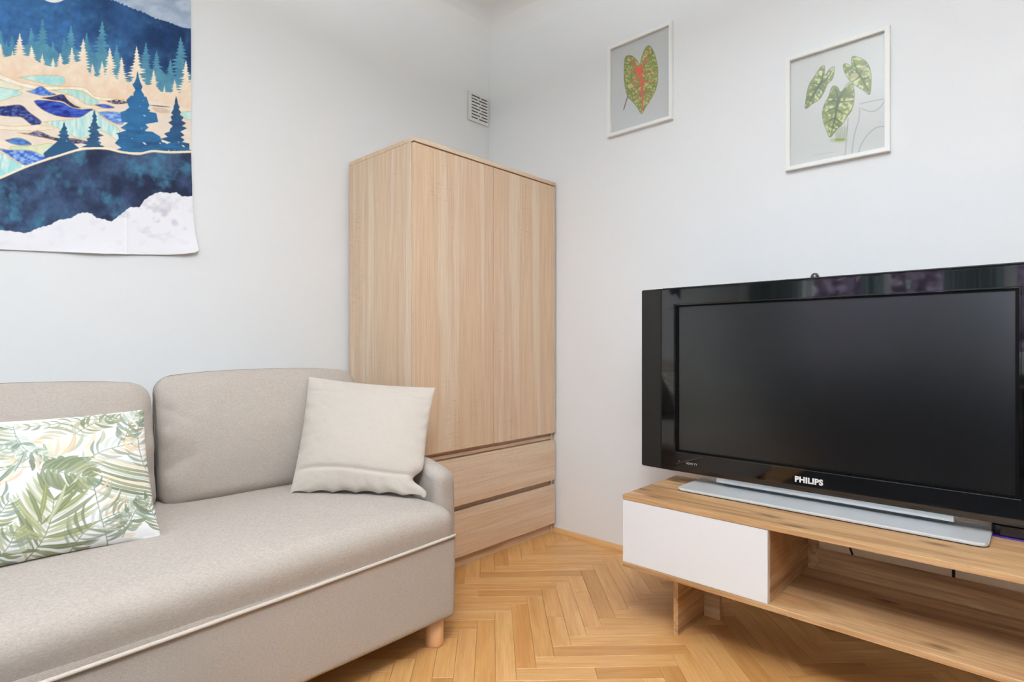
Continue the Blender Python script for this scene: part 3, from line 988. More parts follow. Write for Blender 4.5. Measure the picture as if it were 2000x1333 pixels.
# ================================================================== TELEVISION
TX = 1.950
tv = root('television', (2.0, 0.525, bt), 'black wide flat television with glossy bezel on a silver foot', 'television')
# silver foot plate with round corners
def rrect(x0, x1, y0, y1, r, n=6):
    pts = []
    for (cx, cy, a0) in ((x1-r, y1-r, 0), (x0+r, y1-r, 90), (x0+r, y0+r, 180), (x1-r, y0+r, 270)):
        for k in range(n+1):
            a = math.radians(a0+90*k/n); pts.append((cx+r*math.cos(a), cy+r*math.sin(a)))
    return pts
prism('foot_pad', rrect(1.854, 2.054, 0.112, 0.938, 0.018), 'z', bt, bt+0.003, 'matt_black', tv)
prism('foot_plate', rrect(1.848, 2.060, 0.105, 0.945, 0.022), 'z', bt+0.003, bt+0.012, 'silver', tv, 0.0025, seg=2)
box('neck', 1.990, 2.040, 0.20, 0.836, bt+0.012, 0.520, 'neck_shade', tv, 0.003, 2)
box('neck_cover', 1.966, 1.974, 0.184, 0.852, 0.474, 0.520, 'silver', tv, 0.002, 2)
TY0, TY1, TZ0, TZ1 = -0.004, 1.056, 0.494, 1.166
SY0, SY1, SZ0, SZ1 = 0.058, 0.9935, 0.572, 1.100
def ring(name, x0, x1, o, i, mat, parent, bev):
    """rectangular ring: o, i = (y0, y1, z0, z1) outer and inner"""
    bm = bmesh.new(); off = world_loc(parent)
    def q(x, r): return [bm.verts.new(Vector((x, a, c))-off) for a, c in ((r[0], r[2]), (r[1], r[2]), (r[1], r[3]), (r[0], r[3]))]
    A, B, C_, D = q(x0, o), q(x0, i), q(x1, o), q(x1, i)
    for k in range(4):
        j = (k+1) % 4
        bm.faces.new((A[k], A[j], B[j], B[k])); bm.faces.new((C_[k], D[k], D[j], C_[j]))
        bm.faces.new((A[k], C_[k], C_[j], A[j])); bm.faces.new((B[k], B[j], D[j], D[k]))
    bmesh.ops.recalc_face_normals(bm, faces=bm.faces[:])
    bm.edges.ensure_lookup_table()
    if bev:
        ed = [e for e in bm.edges if all(abs(v.co.x+off.x-x0) < 1e-6 for v in e.verts) and len([f for f in e.link_faces if abs(f.normal.x) > 0.9]) == 1]
        bmesh.ops.bevel(bm, geom=ed, offset=bev, segments=3, affect='EDGES')
    me = bpy.data.meshes.new(name); bm.to_mesh(me); bm.free()
    return link(name, me, mat, parent)
bz = ring('bezel', TX, TX+0.03, (TY0, TY1, TZ0, TZ1), (SY0-0.008, SY1+0.008, SZ0-0.006, SZ1+0.006), 'gloss_black', tv, 0.004)
ring('screen_surround', TX+0.008, TX+0.02, (SY0-0.008, SY1+0.008, SZ0-0.006, SZ1+0.006), (SY0, SY1, SZ0, SZ1), 'inner_black', tv, 0)
box('screen', TX+0.0135, TX+0.02, SY0-0.002, SY1+0.002, SZ0-0.002, SZ1+0.002, 'screen', tv, 0)
box('rear_housing', TX+0.03, TX+0.10, TY0+0.03, TY1-0.03, TZ0+0.02, TZ1-0.02, 'matt_black', tv, 0.015, 3)
for (y0, y1, d0, d1) in ((TY1+0.001, TY1+0.088, TX+0.001, TX+0.006), (TY0-0.088, TY0-0.001, TX+0.006, TX+0.001)):
    pts = [(d0, y0), (d1, y1), (TX+0.05, y1), (TX+0.05, y0)]
    prism('side_speaker', pts, 'z', TZ0, TZ1+0.005, 'matt_black', tv, 0.003, seg=2)
box('top_trim', TX+0.004, TX+0.05, TY0, TY1, TZ1+0.0005, TZ1+0.006, 'matt_black', tv, 0.002)
def lettering(name, body, size, yc, zc, x, mat, parent, bold=0.0):
    cu = bpy.data.curves.new(name, 'FONT'); cu.body = body; cu.size = size; cu.align_x = 'CENTER'; cu.align_y = 'CENTER'
    cu.extrude = 0.0003; cu.offset = bold; cu.space_character = 1.05
    tmp = bpy.data.objects.new(name+'_curve', cu); COL.objects.link(tmp)
    dg = bpy.context.evaluated_depsgraph_get()
    me = bpy.data.meshes.new_from_object(tmp.evaluated_get(dg))
    bpy.data.objects.remove(tmp, do_unlink=True); bpy.data.curves.remove(cu)
    me.materials.clear()
    o = link(name, me, mat, parent)
    o.rotation_euler = (math.pi/2, 0, -math.pi/2)
    o.location = Vector((x, yc, zc)) - world_loc(parent)
    return o
lettering('maker_lettering', 'PHILIPS', 0.0245, 0.546, 0.531, TX-0.0005, 'letter', tv, 0.0011)
lettering('port_lettering', 'HDMI TV', 0.0105, 0.936, 0.529, TX-0.0005, 'letter_dim', tv, 0.0002)
lathe('standby_light', [(0.0, 0.0), (0.002, 0.0), (0.002, 0.001), (0.0, 0.001)], 0, 0, 'letter_dim', tv, 10)
sb = [o for o in tv.children if o.name.startswith('standby_light')][0]
sb.data.transform(Matrix.Translation(-Vector(sb.data.vertices[0].co)))
sb.rotation_euler = (0, -math.pi/2, 0); sb.location = Vector((TX, 0.985, 0.533)) - world_loc(tv)

# aerial whose round tip shows above the set
an = root('aerial', (2.068, 0.56, 1.06), 'small dark round aerial tip peeking above the television', 'aerial')
box('clip', 2.0505, 2.064, 0.545, 0.575, 1.06, 1.10, 'matt_black', an, 0.002)
lathe('rod', [(0.0, 1.06), (0.006, 1.06), (0.006, 1.172), (0.0, 1.172)], 2.068, 0.56, 'matt_black', an, 12)
lathe('tip', [(0.0, 1.165), (0.011, 1.165), (0.0135, 1.174), (0.0135, 1.186), (0.010, 1.194), (0.005, 1.198), (0.0, 1.1985)], 2.068, 0.56, plain('smoky_plastic', (58, 54, 58), 0.25), an, 20)

# set-top box with a violet light strip
sb_ = root('set_top_box', (2.025, 0.0, bt), 'small black set-top box with violet edge light under the television', 'set-top box')
prism('casing', rrect(1.985, 2.066, -0.11, 0.108, 0.022), 'z', bt+0.004, bt+0.034, 'box_black', sb_, 0.003)
prism('light_strip', rrect(1.983, 2.0665, -0.112, 0.110, 0.023), 'z', bt, bt+0.004, 'led', sb_)
lathe('button', [(0.0, bt+0.034), (0.006, bt+0.034), (0.006, bt+0.0355), (0.0, bt+0.0355)], 2.02, 0.05, 'silver', sb_, 14)

# cables behind the bench
c1 = tube('power_cable', spline([(2.062, 0.56, 0.60), (2.12, 0.535, 0.50), (2.17, 0.51, 0.36), (2.185, 0.475, 0.25), (2.19, 0.44, 0.10), (2.19, 0.36, 0.005), (2.20, 0.20, 0.004)], 8), 0.0035, 'cable')
tag(c1, 'thin black cable slanting behind the bench bay near the divider', 'cable')
c2 = tube('power_cable', spline([(2.068, 0.21, 0.60), (2.13, 0.208, 0.50), (2.17, 0.205, 0.36), (2.175, 0.204, 0.2), (2.18, 0.20, 0.05), (2.2, 0.12, 0.006), (2.21, -0.1, 0.005)], 8), 0.0042, 'cable')
tag(c2, 'black cable hanging straight down behind the open bench bay', 'cable')

# ================================================================== PICTURES
def picture(y0, y1, z0, z1, canvas, quad, label):
    """y0 is the left end seen from the room (larger y)"""
    r = root('framed_picture', (XR, (y0+y1)/2, z0), label, 'picture', 'framed leaf prints')
    fw, d = 0.0155, 0.019
    lo, hi = min(y0, y1), max(y0, y1)
    ring('frame', XR-d, XR-0.0005, (lo, hi, z0, z1), (lo+fw, hi-fw, z0+fw, z1-fw), 'frame', r, 0.0015)
    n, m_ = 190, 260
    S, T = np.meshgrid(np.linspace(0, 1, n), np.linspace(0, 1, m_))
    Y = hi-fw + S*(lo-hi+2*fw); Z = z1-fw + T*(z0-z1+2*fw)
    P = np.stack([np.full_like(Y, XR-0.004), Y, Z], -1)
    x, y = homography(quad)(S, T)
    grid_mesh('print', P[::-1], 'print', r, canvas.sample(x, y)[::-1], smooth=False)
    box('glass', XR-0.009, XR-0.007, lo+fw, hi-fw, z0+fw, z1-fw, 'glass', r, 0)
    return r
def leaf_paint(cv, pts, base, hi_c, dark, veins, vein_c, seed, vw=6, freq=0.09):
    P = spline(pts + [pts[0]], 6)
    def col(X, Y):
        n = fbm(X*freq, Y*freq, seed, 3)[..., None]; n2 = fbm(X*freq*0.35, Y*freq*0.35, seed+9, 2)[..., None]
        c = np.array(base)*(1-n2)+np.array(dark)*n2
        m_ = np.clip((n-0.5)*6, 0, 1)
        return c*(1-m_)+np.array(hi_c)*m_
    cv.poly(P, col)
    for (v, wv) in veins:
        cv.stroke(spline(v, 6), wv*vw, vein_c, 0.85, True)
    n = len(P)
    for i in range(0, n-1):
        cv.stroke([P[i], P[i+1]], 5, dark, 0.75)
c1v = Canvas(180, 60, 880, 1260, 1.0, (215, 214, 214))
leaf_paint(c1v, [(513, 500), (480, 448), (445, 412), (405, 402), (370, 425), (361, 520), (360, 620), (372, 720), (392, 800), (430, 845), (482, 905), (525, 975),
                 (560, 925), (620, 830), (665, 740), (684, 640), (685, 540), (665, 430), (640, 358), (605, 308), (570, 325), (542, 380), (525, 440)],
           (162, 166, 96), (212, 206, 138), (118, 132, 82),
           [([(495, 540), (520, 620), (535, 740), (538, 880), (525, 960)], 6.5), ([(495, 545), (470, 500), (440, 455), (410, 430)], 4.5), ([(510, 550), (550, 490), (580, 420), (600, 350)], 4.5),
            ([(515, 575), (580, 575), (650, 560)], 3.4), ([(505, 585), (460, 640), (405, 690)], 3.8), ([(525, 640), (590, 665), (650, 670)], 3.2), ([(525, 670), (480, 715), (440, 765)], 3.0),
            ([(495, 550), (430, 555), (380, 545)], 3.0), ([(535, 745), (590, 775), (620, 790)], 2.0), ([(535, 760), (490, 810), (455, 840)], 2.0)],
           (228, 104, 84), 41, vw=7, freq=0.085)
c1v.poly([(500+34*math.cos(a), 548+30*math.sin(a)) for a in np.linspace(0, 6.28, 24)], (240, 96, 88), 0.85)
c1v.stroke([(396, 800), (380, 850), (355, 938)], 7, (96, 74, 70))
c1v.soften(2)
picture(1.518, 1.186, 1.943, 2.370, c1v, [(240, 352), (803, 120), (803, 1010), (240, 1172)],
        'white framed print of one red-veined green leaf beside the vent')
c2v = Canvas(100, 60, 1040, 1330, 1.0, (226, 225, 222))
for st in ([(650, 830), (640, 960), (628, 1115)], [(740, 745), (735, 840), (700, 960), (678, 1115)], [(940, 902), (870, 912), (800, 970), (750, 1050), (728, 1115)],
           [(755, 757), (830, 782), (890, 760), (945, 690)], [(740, 720), (830, 700), (945, 682)]):
    c2v.stroke(spline(st, 8), 9, (190, 186, 186), 0.8)
c2v.stroke([(630, 1120), (610, 1125)], 8, (180, 176, 176)); c2v.stroke([(380, 1115), (560, 1095)], 4, (206, 204, 203))
for k in range(9):
    c2v.stroke([(560+8*k, 1000), (552+11*k, 930-8*math.sin(k*2)), (545+13*k, 890+10*math.sin(k*3))], 4, (150, 160, 120), 0.9)
c2v.poly([(578+72*math.cos(a), 1003+20*math.sin(a)) for a in np.linspace(0, 6.28, 30)], (196, 204, 160), 0.7)
c2v.poly([(585+44*math.cos(a), 1000+11*math.sin(a)) for a in np.linspace(0, 6.28, 30)], (150, 164, 96), 0.8)
LG = dict(base=(172, 180, 126), hi_c=(222, 226, 172), dark=(118, 128, 94))
leaf_paint(c2v, [(462, 495), (468, 450), (465, 410), (435, 425), (385, 500), (350, 555), (330, 630), (318, 745), (370, 712), (430, 672), (470, 600), (490, 555), (525, 520), (540, 470), (540, 418), (505, 440), (475, 480)],
           veins=[([(450, 530), (410, 590), (370, 660), (322, 735)], 3), ([(445, 540), (455, 470), (460, 420)], 2), ([(455, 540), (500, 490), (536, 430)], 2), ([(430, 560), (385, 548), (355, 552)], 1.8),
                  ([(415, 590), (370, 600), (338, 618)], 1.6), ([(420, 580), (460, 610), (470, 615)], 1.6), ([(395, 620), (420, 660), (430, 668)], 1.6)], vein_c=(104, 116, 96), seed=5, vw=8, freq=0.05, **LG)
leaf_paint(c2v, [(680, 420), (640, 398), (612, 405), (620, 460), (645, 505), (670, 540), (720, 580), (770, 612), (818, 645), (830, 560), (828, 470), (805, 400), (760, 360), (690, 338), (675, 370)],
           veins=[([(715, 455), (760, 520), (795, 590), (815, 635)], 3), ([(715, 455), (670, 430), (625, 415)], 2), ([(720, 450), (700, 400), (690, 350)], 2), ([(735, 480), (790, 420), (815, 425)], 1.8),
                  ([(745, 500), (700, 530), (680, 540)], 1.6), ([(765, 530), (815, 500), (825, 500)], 1.6)], vein_c=(108, 118, 82), seed=15, vw=8, freq=0.05, **LG)
c2v.poly([(700+30*math.cos(a), 492+22*math.sin(a)) for a in np.linspace(0, 6.28, 20)], (222, 206, 176), 0.7)
c2v.poly([(775+26*math.cos(a), 435+20*math.sin(a)) for a in np.linspace(0, 6.28, 20)], (222, 208, 184), 0.6)
leaf_paint(c2v, [(585, 622), (570, 585), (540, 570), (518, 590), (500, 650), (465, 720), (450, 790), (460, 860), (485, 930), (510, 978), (560, 920), (610, 870), (640, 820), (680, 760), (697, 680), (695, 600), (675, 540), (640, 565), (605, 610)],
           veins=[([(575, 680), (558, 760), (540, 860), (512, 965)], 3.4), ([(575, 680), (560, 620), (540, 580)], 2.2), ([(578, 670), (620, 610), (668, 555)], 2.2), ([(570, 690), (520, 690), (480, 705)], 1.8),
                  ([(570, 700), (630, 700), (690, 690)], 1.8), ([(560, 750), (510, 760), (458, 800)], 1.8), ([(560, 760), (610, 790), (650, 800)], 1.8), ([(548, 820), (500, 850), (470, 870)], 1.6), ([(548, 830), (590, 860), (605, 868)], 1.6)],
           vein_c=(104, 116, 98), seed=25, vw=8.5, freq=0.05, **LG)
c2v.soften(2)
picture(0.720, 0.386, 1.617, 2.045, c2v, [(208, 378), (942, 148), (942, 1078), (208, 1205)],
        'white framed print of three mottled green leaves above the television')

# ================================================================== VENT
v = root('ventilation_grille', (2.215, YL, 2.204), 'small white slotted ventilation grille high on the wall above wardrobe', 'vent')
gx0, gx1, gz0, gz1 = 2.136, 2.290, 2.206, 2.366
# face plate pierced by two staggered columns of slots
rows = 8
xs0, xs1 = 2.158, 2.281
holes = []
for k in range(rows):
    zc = 2.348 - k*0.0172
    m1 = (xs0 + (xs1-xs0)*(0.545 if k % 2 == 0 else 0.40))
    m2 = m1 + 0.0095
    holes += [(xs0, m1, zc-0.0036, zc+0.0036), (m2, xs1, zc-0.0036, zc+0.0036)]
A = sorted({gx0, gx1} | {h[0] for h in holes} | {h[1] for h in holes}); Z = sorted({gz0, gz1} | {h[2] for h in holes} | {h[3] for h in holes})
bm = bmesh.new(); off = world_loc(v)
cells = {}
for i in range(len(A)-1):
    for j in range(len(Z)-1):
        ca, cz = (A[i]+A[i+1])/2, (Z[j]+Z[j+1])/2
        if any(h[0] < ca < h[1] and h[2] < cz < h[3] for h in holes): continue
        q = [bm.verts.new(Vector((a, YL-0.009, c))-off) for a, c in ((A[i], Z[j]), (A[i+1], Z[j]), (A[i+1], Z[j+1]), (A[i], Z[j+1]))]
        bm.faces.new(q)
bmesh.ops.remove_doubles(bm, verts=bm.verts[:], dist=1e-6)
ex = bmesh.ops.extrude_face_region(bm, geom=bm.faces[:])
for g in ex['geom']:
    if isinstance(g, bmesh.types.BMVert): g.co.y += 0.006
bmesh.ops.recalc_face_normals(bm, faces=bm.faces[:])
me = bpy.data.meshes.new('face_plate'); bm.to_mesh(me); bm.free()
link('face_plate', me, 'white_plastic', v)
box('duct_backing', gx0+0.01, gx1-0.006, YL-0.0032, YL-0.0008, gz0+0.01, gz1-0.01, 'dark_slot', v, 0)

# ================================================================== TAPESTRY
tc = Canvas(-20, -160, 400, 530, 2.4, (38, 70, 112))
X, Y = tc.X, tc.Y
def blend(a, b_, t): return np.array(a)*(1-t[..., None])+np.array(b_)*t[..., None]
n1 = fbm(X/60, Y/60, 1); n2 = fbm(X/22, Y/22, 2)
sky = blend((52, 92, 136), (28, 50, 86), np.clip((X-120)/260 + (n1-0.5)*1.6, 0, 1))
sky = sky*(1-np.clip((n2-0.55)*1.2, 0, .5))[..., None] + np.array((70, 120, 150))*np.clip((n2-0.55)*1.2, 0, .5)[..., None]
sky = sky*(0.82+0.36*fbm(X/9, Y/9, 8))[..., None]
tc.a[:] = sky
def Z5(pts, dy=0): return [(x/5.263, y/5.263+dy) for x, y in pts]
def Z6(pts): return Z5(pts, 150)
def Z1(pts): return [(x/2.5644, y/2.5644) for x, y in pts]
# grey cloud at the upper right
def cloudc(Xa, Ya):
    n = fbm(Xa/30, Ya/18, 33); return blend((150, 166, 186), (206, 214, 224), np.clip((n-0.3)*1.8, 0, 1))
cl = [(150, -60), (190, -20), (212, 0)] + [(p[0]+1.5*math.sin(i*2.3), p[1]+1.5*math.cos(i*3.1)) for i, p in enumerate(spline([(212, 0), (228, 5), (250, 15), (278, 25), (303, 37), (325, 43), (345, 51), (362, 56), (400, 58)], 6))]
tc.poly(cl + [(400, -160), (120, -160)], cloudc)
tc.poly([(105+35*math.cos(a), -28+35*math.sin(a)) for a in np.linspace(0, 6.28, 60)], (240, 240, 236))
def conifer(tx, ty, by, hw, seed, nb=13, power=0.85, jag=0.5):
    r_ = random.Random(seed)
    Lp, Rp = [], []
    for k in range(nb):
        f = (k+0.6)/nb
        wdt = hw*f**power
        y = ty+(by-ty)*f
        h = (by-ty)/nb
        for side, arr in ((-1, Lp), (1, Rp)):
            ww = wdt*r_.uniform(0.6, 1.3)
            arr.append((tx+side*ww*jag*0.7, y-h*0.25)); arr.append((tx+side*ww, y+h*r_.uniform(0.1, 0.45)))
    return [(tx, ty)] + Rp + [(tx+hw*0.6, by), (tx-hw*0.6, by)] + Lp[::-1]
tealc = lambda Xa, Ya: blend((92, 146, 162), (66, 112, 138), np.clip(fbm(Xa/14, Ya/14, 51)*1.4-0.2, 0, 1))
for i, (x, y) in enumerate([(5, 310), (65, 430), (120, 360), (315, 285), (430, 200), (540, 430), (655, 390), (725, 265), (885, 340), (1045, 215), (1195, 460), (1495, 440), (1605, 525), (1745, 610), (1850, 380), (-60, 350)]):
    by = 720+0.14*x
    tc.poly(conifer(x/5.263, y/5.263, by/5.263, (by-y)*0.25/5.263+4, 100+i, 17), tealc)
tc.poly(Z5([(-100, 480), (0, 470), (120, 500), (260, 470), (420, 420), (600, 560), (780, 520), (1000, 560), (1150, 700), (1300, 840), (1420, 700), (1650, 720), (1720, 800), (1950, 760), (2000, 1000), (-100, 900)]), tealc)
creamc = lambda Xa, Ya: blend((243, 228, 204), (226, 192, 164), np.clip((Ya-95)/90*0.8 + fbm(Xa/12, Ya/12, 61)*0.9-0.55 + (150-Xa)/600, 0, 1))
for i, (x, y) in enumerate([(5, 450), (125, 525), (200, 345), (320, 470), (430, 555), (540, 600), (615, 550), (735, 490), (850, 400), (945, 655), (1045, 635), (1125, 490), (1245, 590), (1400, 475), (1575, 715), (1685, 885), (1790, 815), (1905, 625), (1960, 800)]):
    by = max(y+260, 720+0.16*x)
    tc.poly(conifer(x/5.263, y/5.263, by/5.263, (by-y)*0.25/5.263+3, 300+i, 15), creamc)
tc.poly(Z5([(-100, 600), (60, 590), (200, 560), (330, 600), (430, 670), (560, 700), (700, 660), (800, 640), (880, 700), (930, 790), (1050, 800), (1130, 740), (1200, 830), (1330, 850), (1420, 780), (1500, 880), (1580, 870), (1650, 950), (1850, 960), (1900, 860), (2000, 850), (2000, 1300), (-100, 1300)]), creamc)
# rolling patchwork hills
tc.poly(Z5([(-100, 745), (0, 765), (200, 850), (400, 885), (640, 895), (860, 905), (1000, 995), (1280, 1030), (1550, 1040), (2000, 1130), (2000, 1800), (-100, 2000)]), lambda Xa, Ya: blend((240, 226, 206), (224, 206, 190), fbm(Xa/25, Ya/10, 71)))
GOLD = (204, 172, 104)
def patch(pts, c0, c1, seed, z=6, gold=True, fx=10, fy=10):
    P = spline((Z6(pts) if z == 6 else Z5(pts)) + [(Z6(pts) if z == 6 else Z5(pts))[0]], 5)
    tc.poly(P, lambda Xa, Ya: blend(c0, c1, np.clip((fbm(Xa/fx, Ya/fy, seed)-0.32)*2.6, 0, 1)))
    if gold:
        for i in range(len(P)-1): tc.stroke([P[i], P[i+1]], 1.1, GOLD, 0.8)
AQ0, AQ1 = (160, 212, 210), (206, 230, 220)
patch([(180, 800), (330, 785), (480, 778), (640, 795), (660, 860), (560, 885), (380, 850)], AQ0, AQ1, 1, 5)
patch([(-60, 830), (90, 835), (180, 880), (230, 920), (120, 930), (-60, 880)], (200, 222, 210), (236, 220, 196), 2, 5)
patch([(-60, 895), (120, 925), (230, 965), (110, 1010), (-60, 1050)], AQ0, AQ1, 3, 5)
patch([(-60, 770), (0, 768), (200, 850), (420, 892), (640, 898), (850, 905), (930, 960), (1000, 1000), (1280, 1032), (1000, 1030), (860, 950), (700, 925), (420, 930), (200, 890), (0, 820)], (246, 240, 230), (236, 222, 204), 4, 5, True)
patch([(260, 945), (345, 925), (420, 892), (500, 945), (575, 978), (470, 992), (390, 985)], (56, 92, 178), (128, 164, 216), 5, 5, fx=6, fy=3)
patch([(520, 935), (700, 925), (830, 945), (930, 1000), (1015, 1062), (900, 1082), (770, 1010), (660, 965)], AQ0, (214, 222, 200), 6, 5, fx=4, fy=20)
patch([(660, 975), (760, 1000), (900, 1085), (1130, 1105), (1000, 1125), (840, 1112), (740, 1050)], (238, 226, 210), (228, 212, 190), 7, 5)
patch([(410, 1012), (520, 1000), (640, 975), (690, 1030), (760, 1085), (830, 1118), (740, 1110), (640, 1052), (520, 1035)], (28, 26, 62), (70, 70, 120), 8, 5, fx=3, fy=3)
patch([(342, 1045), (400, 1034), (620, 1055), (730, 1110), (830, 1128), (950, 1128), (900, 1188), (780, 1216), (600, 1203), (470, 1155), (380, 1095)], (26, 34, 108), (62, 92, 178), 9, 5, fx=16, fy=5)
patch([(-60, 318), (60, 305), (210, 296), (300, 370), (425, 470), (335, 508), (220, 425), (100, 415), (-60, 390)], (30, 36, 84), (84, 100, 156), 10, fx=5, fy=3)
patch([(960, 292), (1080, 288), (1175, 325), (1060, 328)], (44, 62, 150), (84, 110, 186), 11)
patch([(1080, 255), (1200, 240), (1310, 275), (1180, 288)], (30, 24, 62), (196, 176, 176), 12, fx=3, fy=2)
patch([(1520, 296), (1640, 303), (1750, 318), (1620, 312)], (40, 34, 56), (70, 60, 76), 121, gold=False)
patch([(1560, 325), (1680, 330), (1740, 370), (1620, 370)], (222, 196, 176), (206, 180, 168), 122)
patch([(1850, 370), (1980, 360), (1980, 440), (1890, 430)], AQ0, AQ1, 123)
patch([(990, 368), (1140, 362), (1270, 395), (1250, 500), (1110, 455)], (70, 108, 186), (160, 186, 220), 13, fx=8, fy=3)
patch([(440, 470), (700, 448), (830, 420), (960, 350), (1060, 440), (1210, 540), (1210, 660), (1030, 560), (850, 640), (720, 600), (560, 520)], AQ0, (222, 234, 224), 14, fx=4, fy=22)
patch([(-60, 500), (150, 515), (320, 505), (420, 500), (560, 540), (300, 560), (-60, 540)], (242, 230, 212), (230, 214, 196), 15)
patch([(170, 578), (290, 585), (390, 563), (560, 630), (760, 640), (910, 680), (700, 692), (500, 645), (330, 612)], (34, 30, 62), (150, 140, 160), 16, fx=4, fy=2)
patch([(40, 655), (200, 633), (325, 700), (210, 712), (110, 692)], (52, 84, 150), (98, 140, 190), 17, fx=9, fy=4)
patch([(120, 720), (330, 715), (520, 690), (560, 760), (480, 840), (330, 765), (100, 752)], (184, 214, 186), (226, 224, 190), 18)
patch([(-40, 738), (100, 758), (320, 768), (475, 848), (300, 916), (200, 890), (80, 810)], (52, 84, 176), (150, 184, 222), 19, fx=7, fy=3)
patch([(-60, 768), (60, 812), (180, 892), (255, 930), (100, 1010), (-60, 1070)], AQ0, (226, 238, 230), 20, fx=4, fy=14)
# dark blue firs
def fir(x, y, by, hw, seed, c0, c1):
    tc.poly(conifer(x/5.263, y/5.263+150, by/5.263+150, hw/5.263, seed, 10, 0.9, 0.75), lambda Xa, Ya: blend(c0, c1, np.clip((fbm(Xa/30, Ya/7, seed)-0.3)*2, 0, 1)))
fir(655, 470, 830, 150, 501, (44, 92, 124), (36, 62, 92)); tc.poly(Z6([(440, 795), (620, 640), (700, 650), (810, 740), (600, 800), (460, 845)]), (40, 76, 108))
fir(1410, -55, 780, 235, 503, (48, 104, 146), (34, 76, 116))
fir(1805, 205, 775, 170, 504, (38, 80, 116), (40, 58, 84))
tc.poly(Z6([(1175, 690), (1215, 640), (1205, 590), (1260, 570), (1400, 560), (1560, 570), (1640, 620), (1660, 680), (1760, 690), (1850, 670), (1940, 690), (1945, 770), (1230, 775), (1250, 740)]), lambda Xa, Ya: blend((44, 98, 140), (38, 66, 98), np.clip((fbm(Xa/30, Ya/6, 77)-0.3)*2, 0, 1)))
tc.poly(Z6([(1290, 250), (1340, 200), (1500, 210), (1530, 300), (1500, 360), (1600, 380), (1620, 470), (1450, 500), (1250, 470), (1230, 370), (1330, 340)]), lambda Xa, Ya: blend((50, 108, 150), (40, 84, 126), fbm(Xa/30, Ya/6, 78)))
fir(965, 340, 730, 115, 502, (46, 86, 116), (42, 62, 92))
for (x, y, a) in ((1480, 690, 30), (1640, 690, 16), (1700, 680, 34), (1530, 545, 15), (1450, 535, 12), (1350, 640, 10), (1470, 250, 10), (1435, 305, 10), (1480, 405, 20), (1640, 575, 30), (1880, 715, 26), (1830, 675, 14), (1790, 755, 10), (680, 665, 12), (640, 632, 8), (940, 530, 8), (1020, 690, 10), (1730, 762, 14)):
    tc.poly(Z6([(x-a*0.8, y-a*0.4), (x, y-a*0.3), (x+a*0.8, y+a*0.5), (x, y+a*0.35)]), (232, 222, 214))
# dark watercolour field at the foot
edge = Z6([(-150, 1125), (0, 1058), (300, 930), (600, 830), (800, 770), (950, 753), (1100, 758), (1250, 793), (1420, 810), (1560, 783), (1750, 793), (2100, 780)])
edge = spline(edge, 8)
tc.stroke([(p[0], p[1]-2.0) for p in edge], 5.2, (240, 226, 204))
def wash(Xa, Ya):
    a = fbm(Xa/45, Ya/45, 81); b_ = fbm(Xa/26, Ya/30, 82); g = fbm(Xa/7, Ya/7, 83)
    c = blend((58, 76, 104), (34, 40, 62), np.clip((a-0.32)*2.6, 0, 1))
    t_ = np.clip((b_-0.52)*3.2, 0, 0.75)
    c = c*(1-t_[..., None]) + np.array((62, 112, 134))*t_[..., None]
    return c*(0.85+0.3*g)[..., None]
tc.poly(edge + [(420, 560), (-40, 560)], wash)
tc.stroke([(p[0], p[1]-0.4) for p in edge], 1.0, GOLD, 0.8)
cl = spline(Z1([(-60, 1150), (0, 1155), (60, 1160), (130, 1168), (175, 1150), (210, 1138), (250, 1128), (290, 1105), (350, 1095), (385, 1075), (420, 1067), (455, 1072), (480, 1092), (520, 1100), (555, 1110), (590, 1085), (620, 1062), (650, 1040), (695, 1038), (720, 1005), (760, 978), (800, 964), (850, 970), (880, 966), (910, 985), (960, 985), (1040, 990)]), 5)
cl = [(p[0], p[1]+0.7*math.sin(i*1.9)) for i, p in enumerate(cl)]
def cloud2(Xa, Ya):
    n = fbm(Xa/20, Ya/14, 91)
    d = np.exp(-((Xa-300)/70)**2-((Ya-425)/32)**2)
    return blend((238, 237, 241), (196, 190, 202), np.clip((n-0.45)*1.6*d*1.8 + (n-0.6)*0.5, 0, 0.8))
tc.poly(cl + [(420, 560), (-40, 560)], cloud2)
tc.soften(1)
hom = homography([(0.0, -150.2), (371.9, -0.2), (371.9, 522.4), (0.0, 488.7)])    # print area x 0.205..0.7365, z 2.25..1.25
tp = root('wall_tapestry', (0.0, YL, 1.25), 'cloth wall tapestry printed with blue mountains and pine trees', 'tapestry')
xa = np.concatenate([np.linspace(-0.74, 0.13, 70)[:-1], np.linspace(0.13, 1.0, 430)])      # last run becomes the right edge
za = np.concatenate([np.linspace(0, 0.8, 640)[:-1], np.linspace(0.8, 1, 40)])
XX, ZZ = np.meshgrid(xa, za)
ztop = 2.52
def bottom(x):
    return np.interp(x, [-0.76, -0.5, 0.0, 0.205, 0.47, 0.66, 0.715, 0.745, 0.762], [1.30, 1.262, 1.252, 1.2515, 1.268, 1.287, 1.296, 1.304, 1.318])
def right(z):
    return np.interp(z, [1.25, 1.31, 1.38, 1.5, 1.7, 2.52], [0.760, 0.757, 0.748, 0.741, 0.737, 0.736])
Zw = bottom(np.minimum(XX*0.74, 0.762)) + ZZ*(ztop-bottom(np.minimum(XX*0.74, 0.762)))
tt = np.clip((XX-0.13)/0.87, 0, 1)
Xw = np.where(XX <= 0.13, XX, 0.13 + tt*(right(Zw)-0.13))
Zb = bottom(Xw); Zw = Zb + ZZ*(ztop-Zb)
depth = 0.006 + 0.0055*(fbm(Xw*5, Zw*3.5, 201)-0.5) + 0.003*(fbm(Xw*14, Zw*11, 203)-0.5)
depth += 0.0022*np.exp(-np.abs(Xw-0.532)/0.006) + 0.0016*np.exp(-np.abs(Zw-1.56)/0.006) + 0.0016*np.exp(-np.abs(Zw-1.95)/0.006)
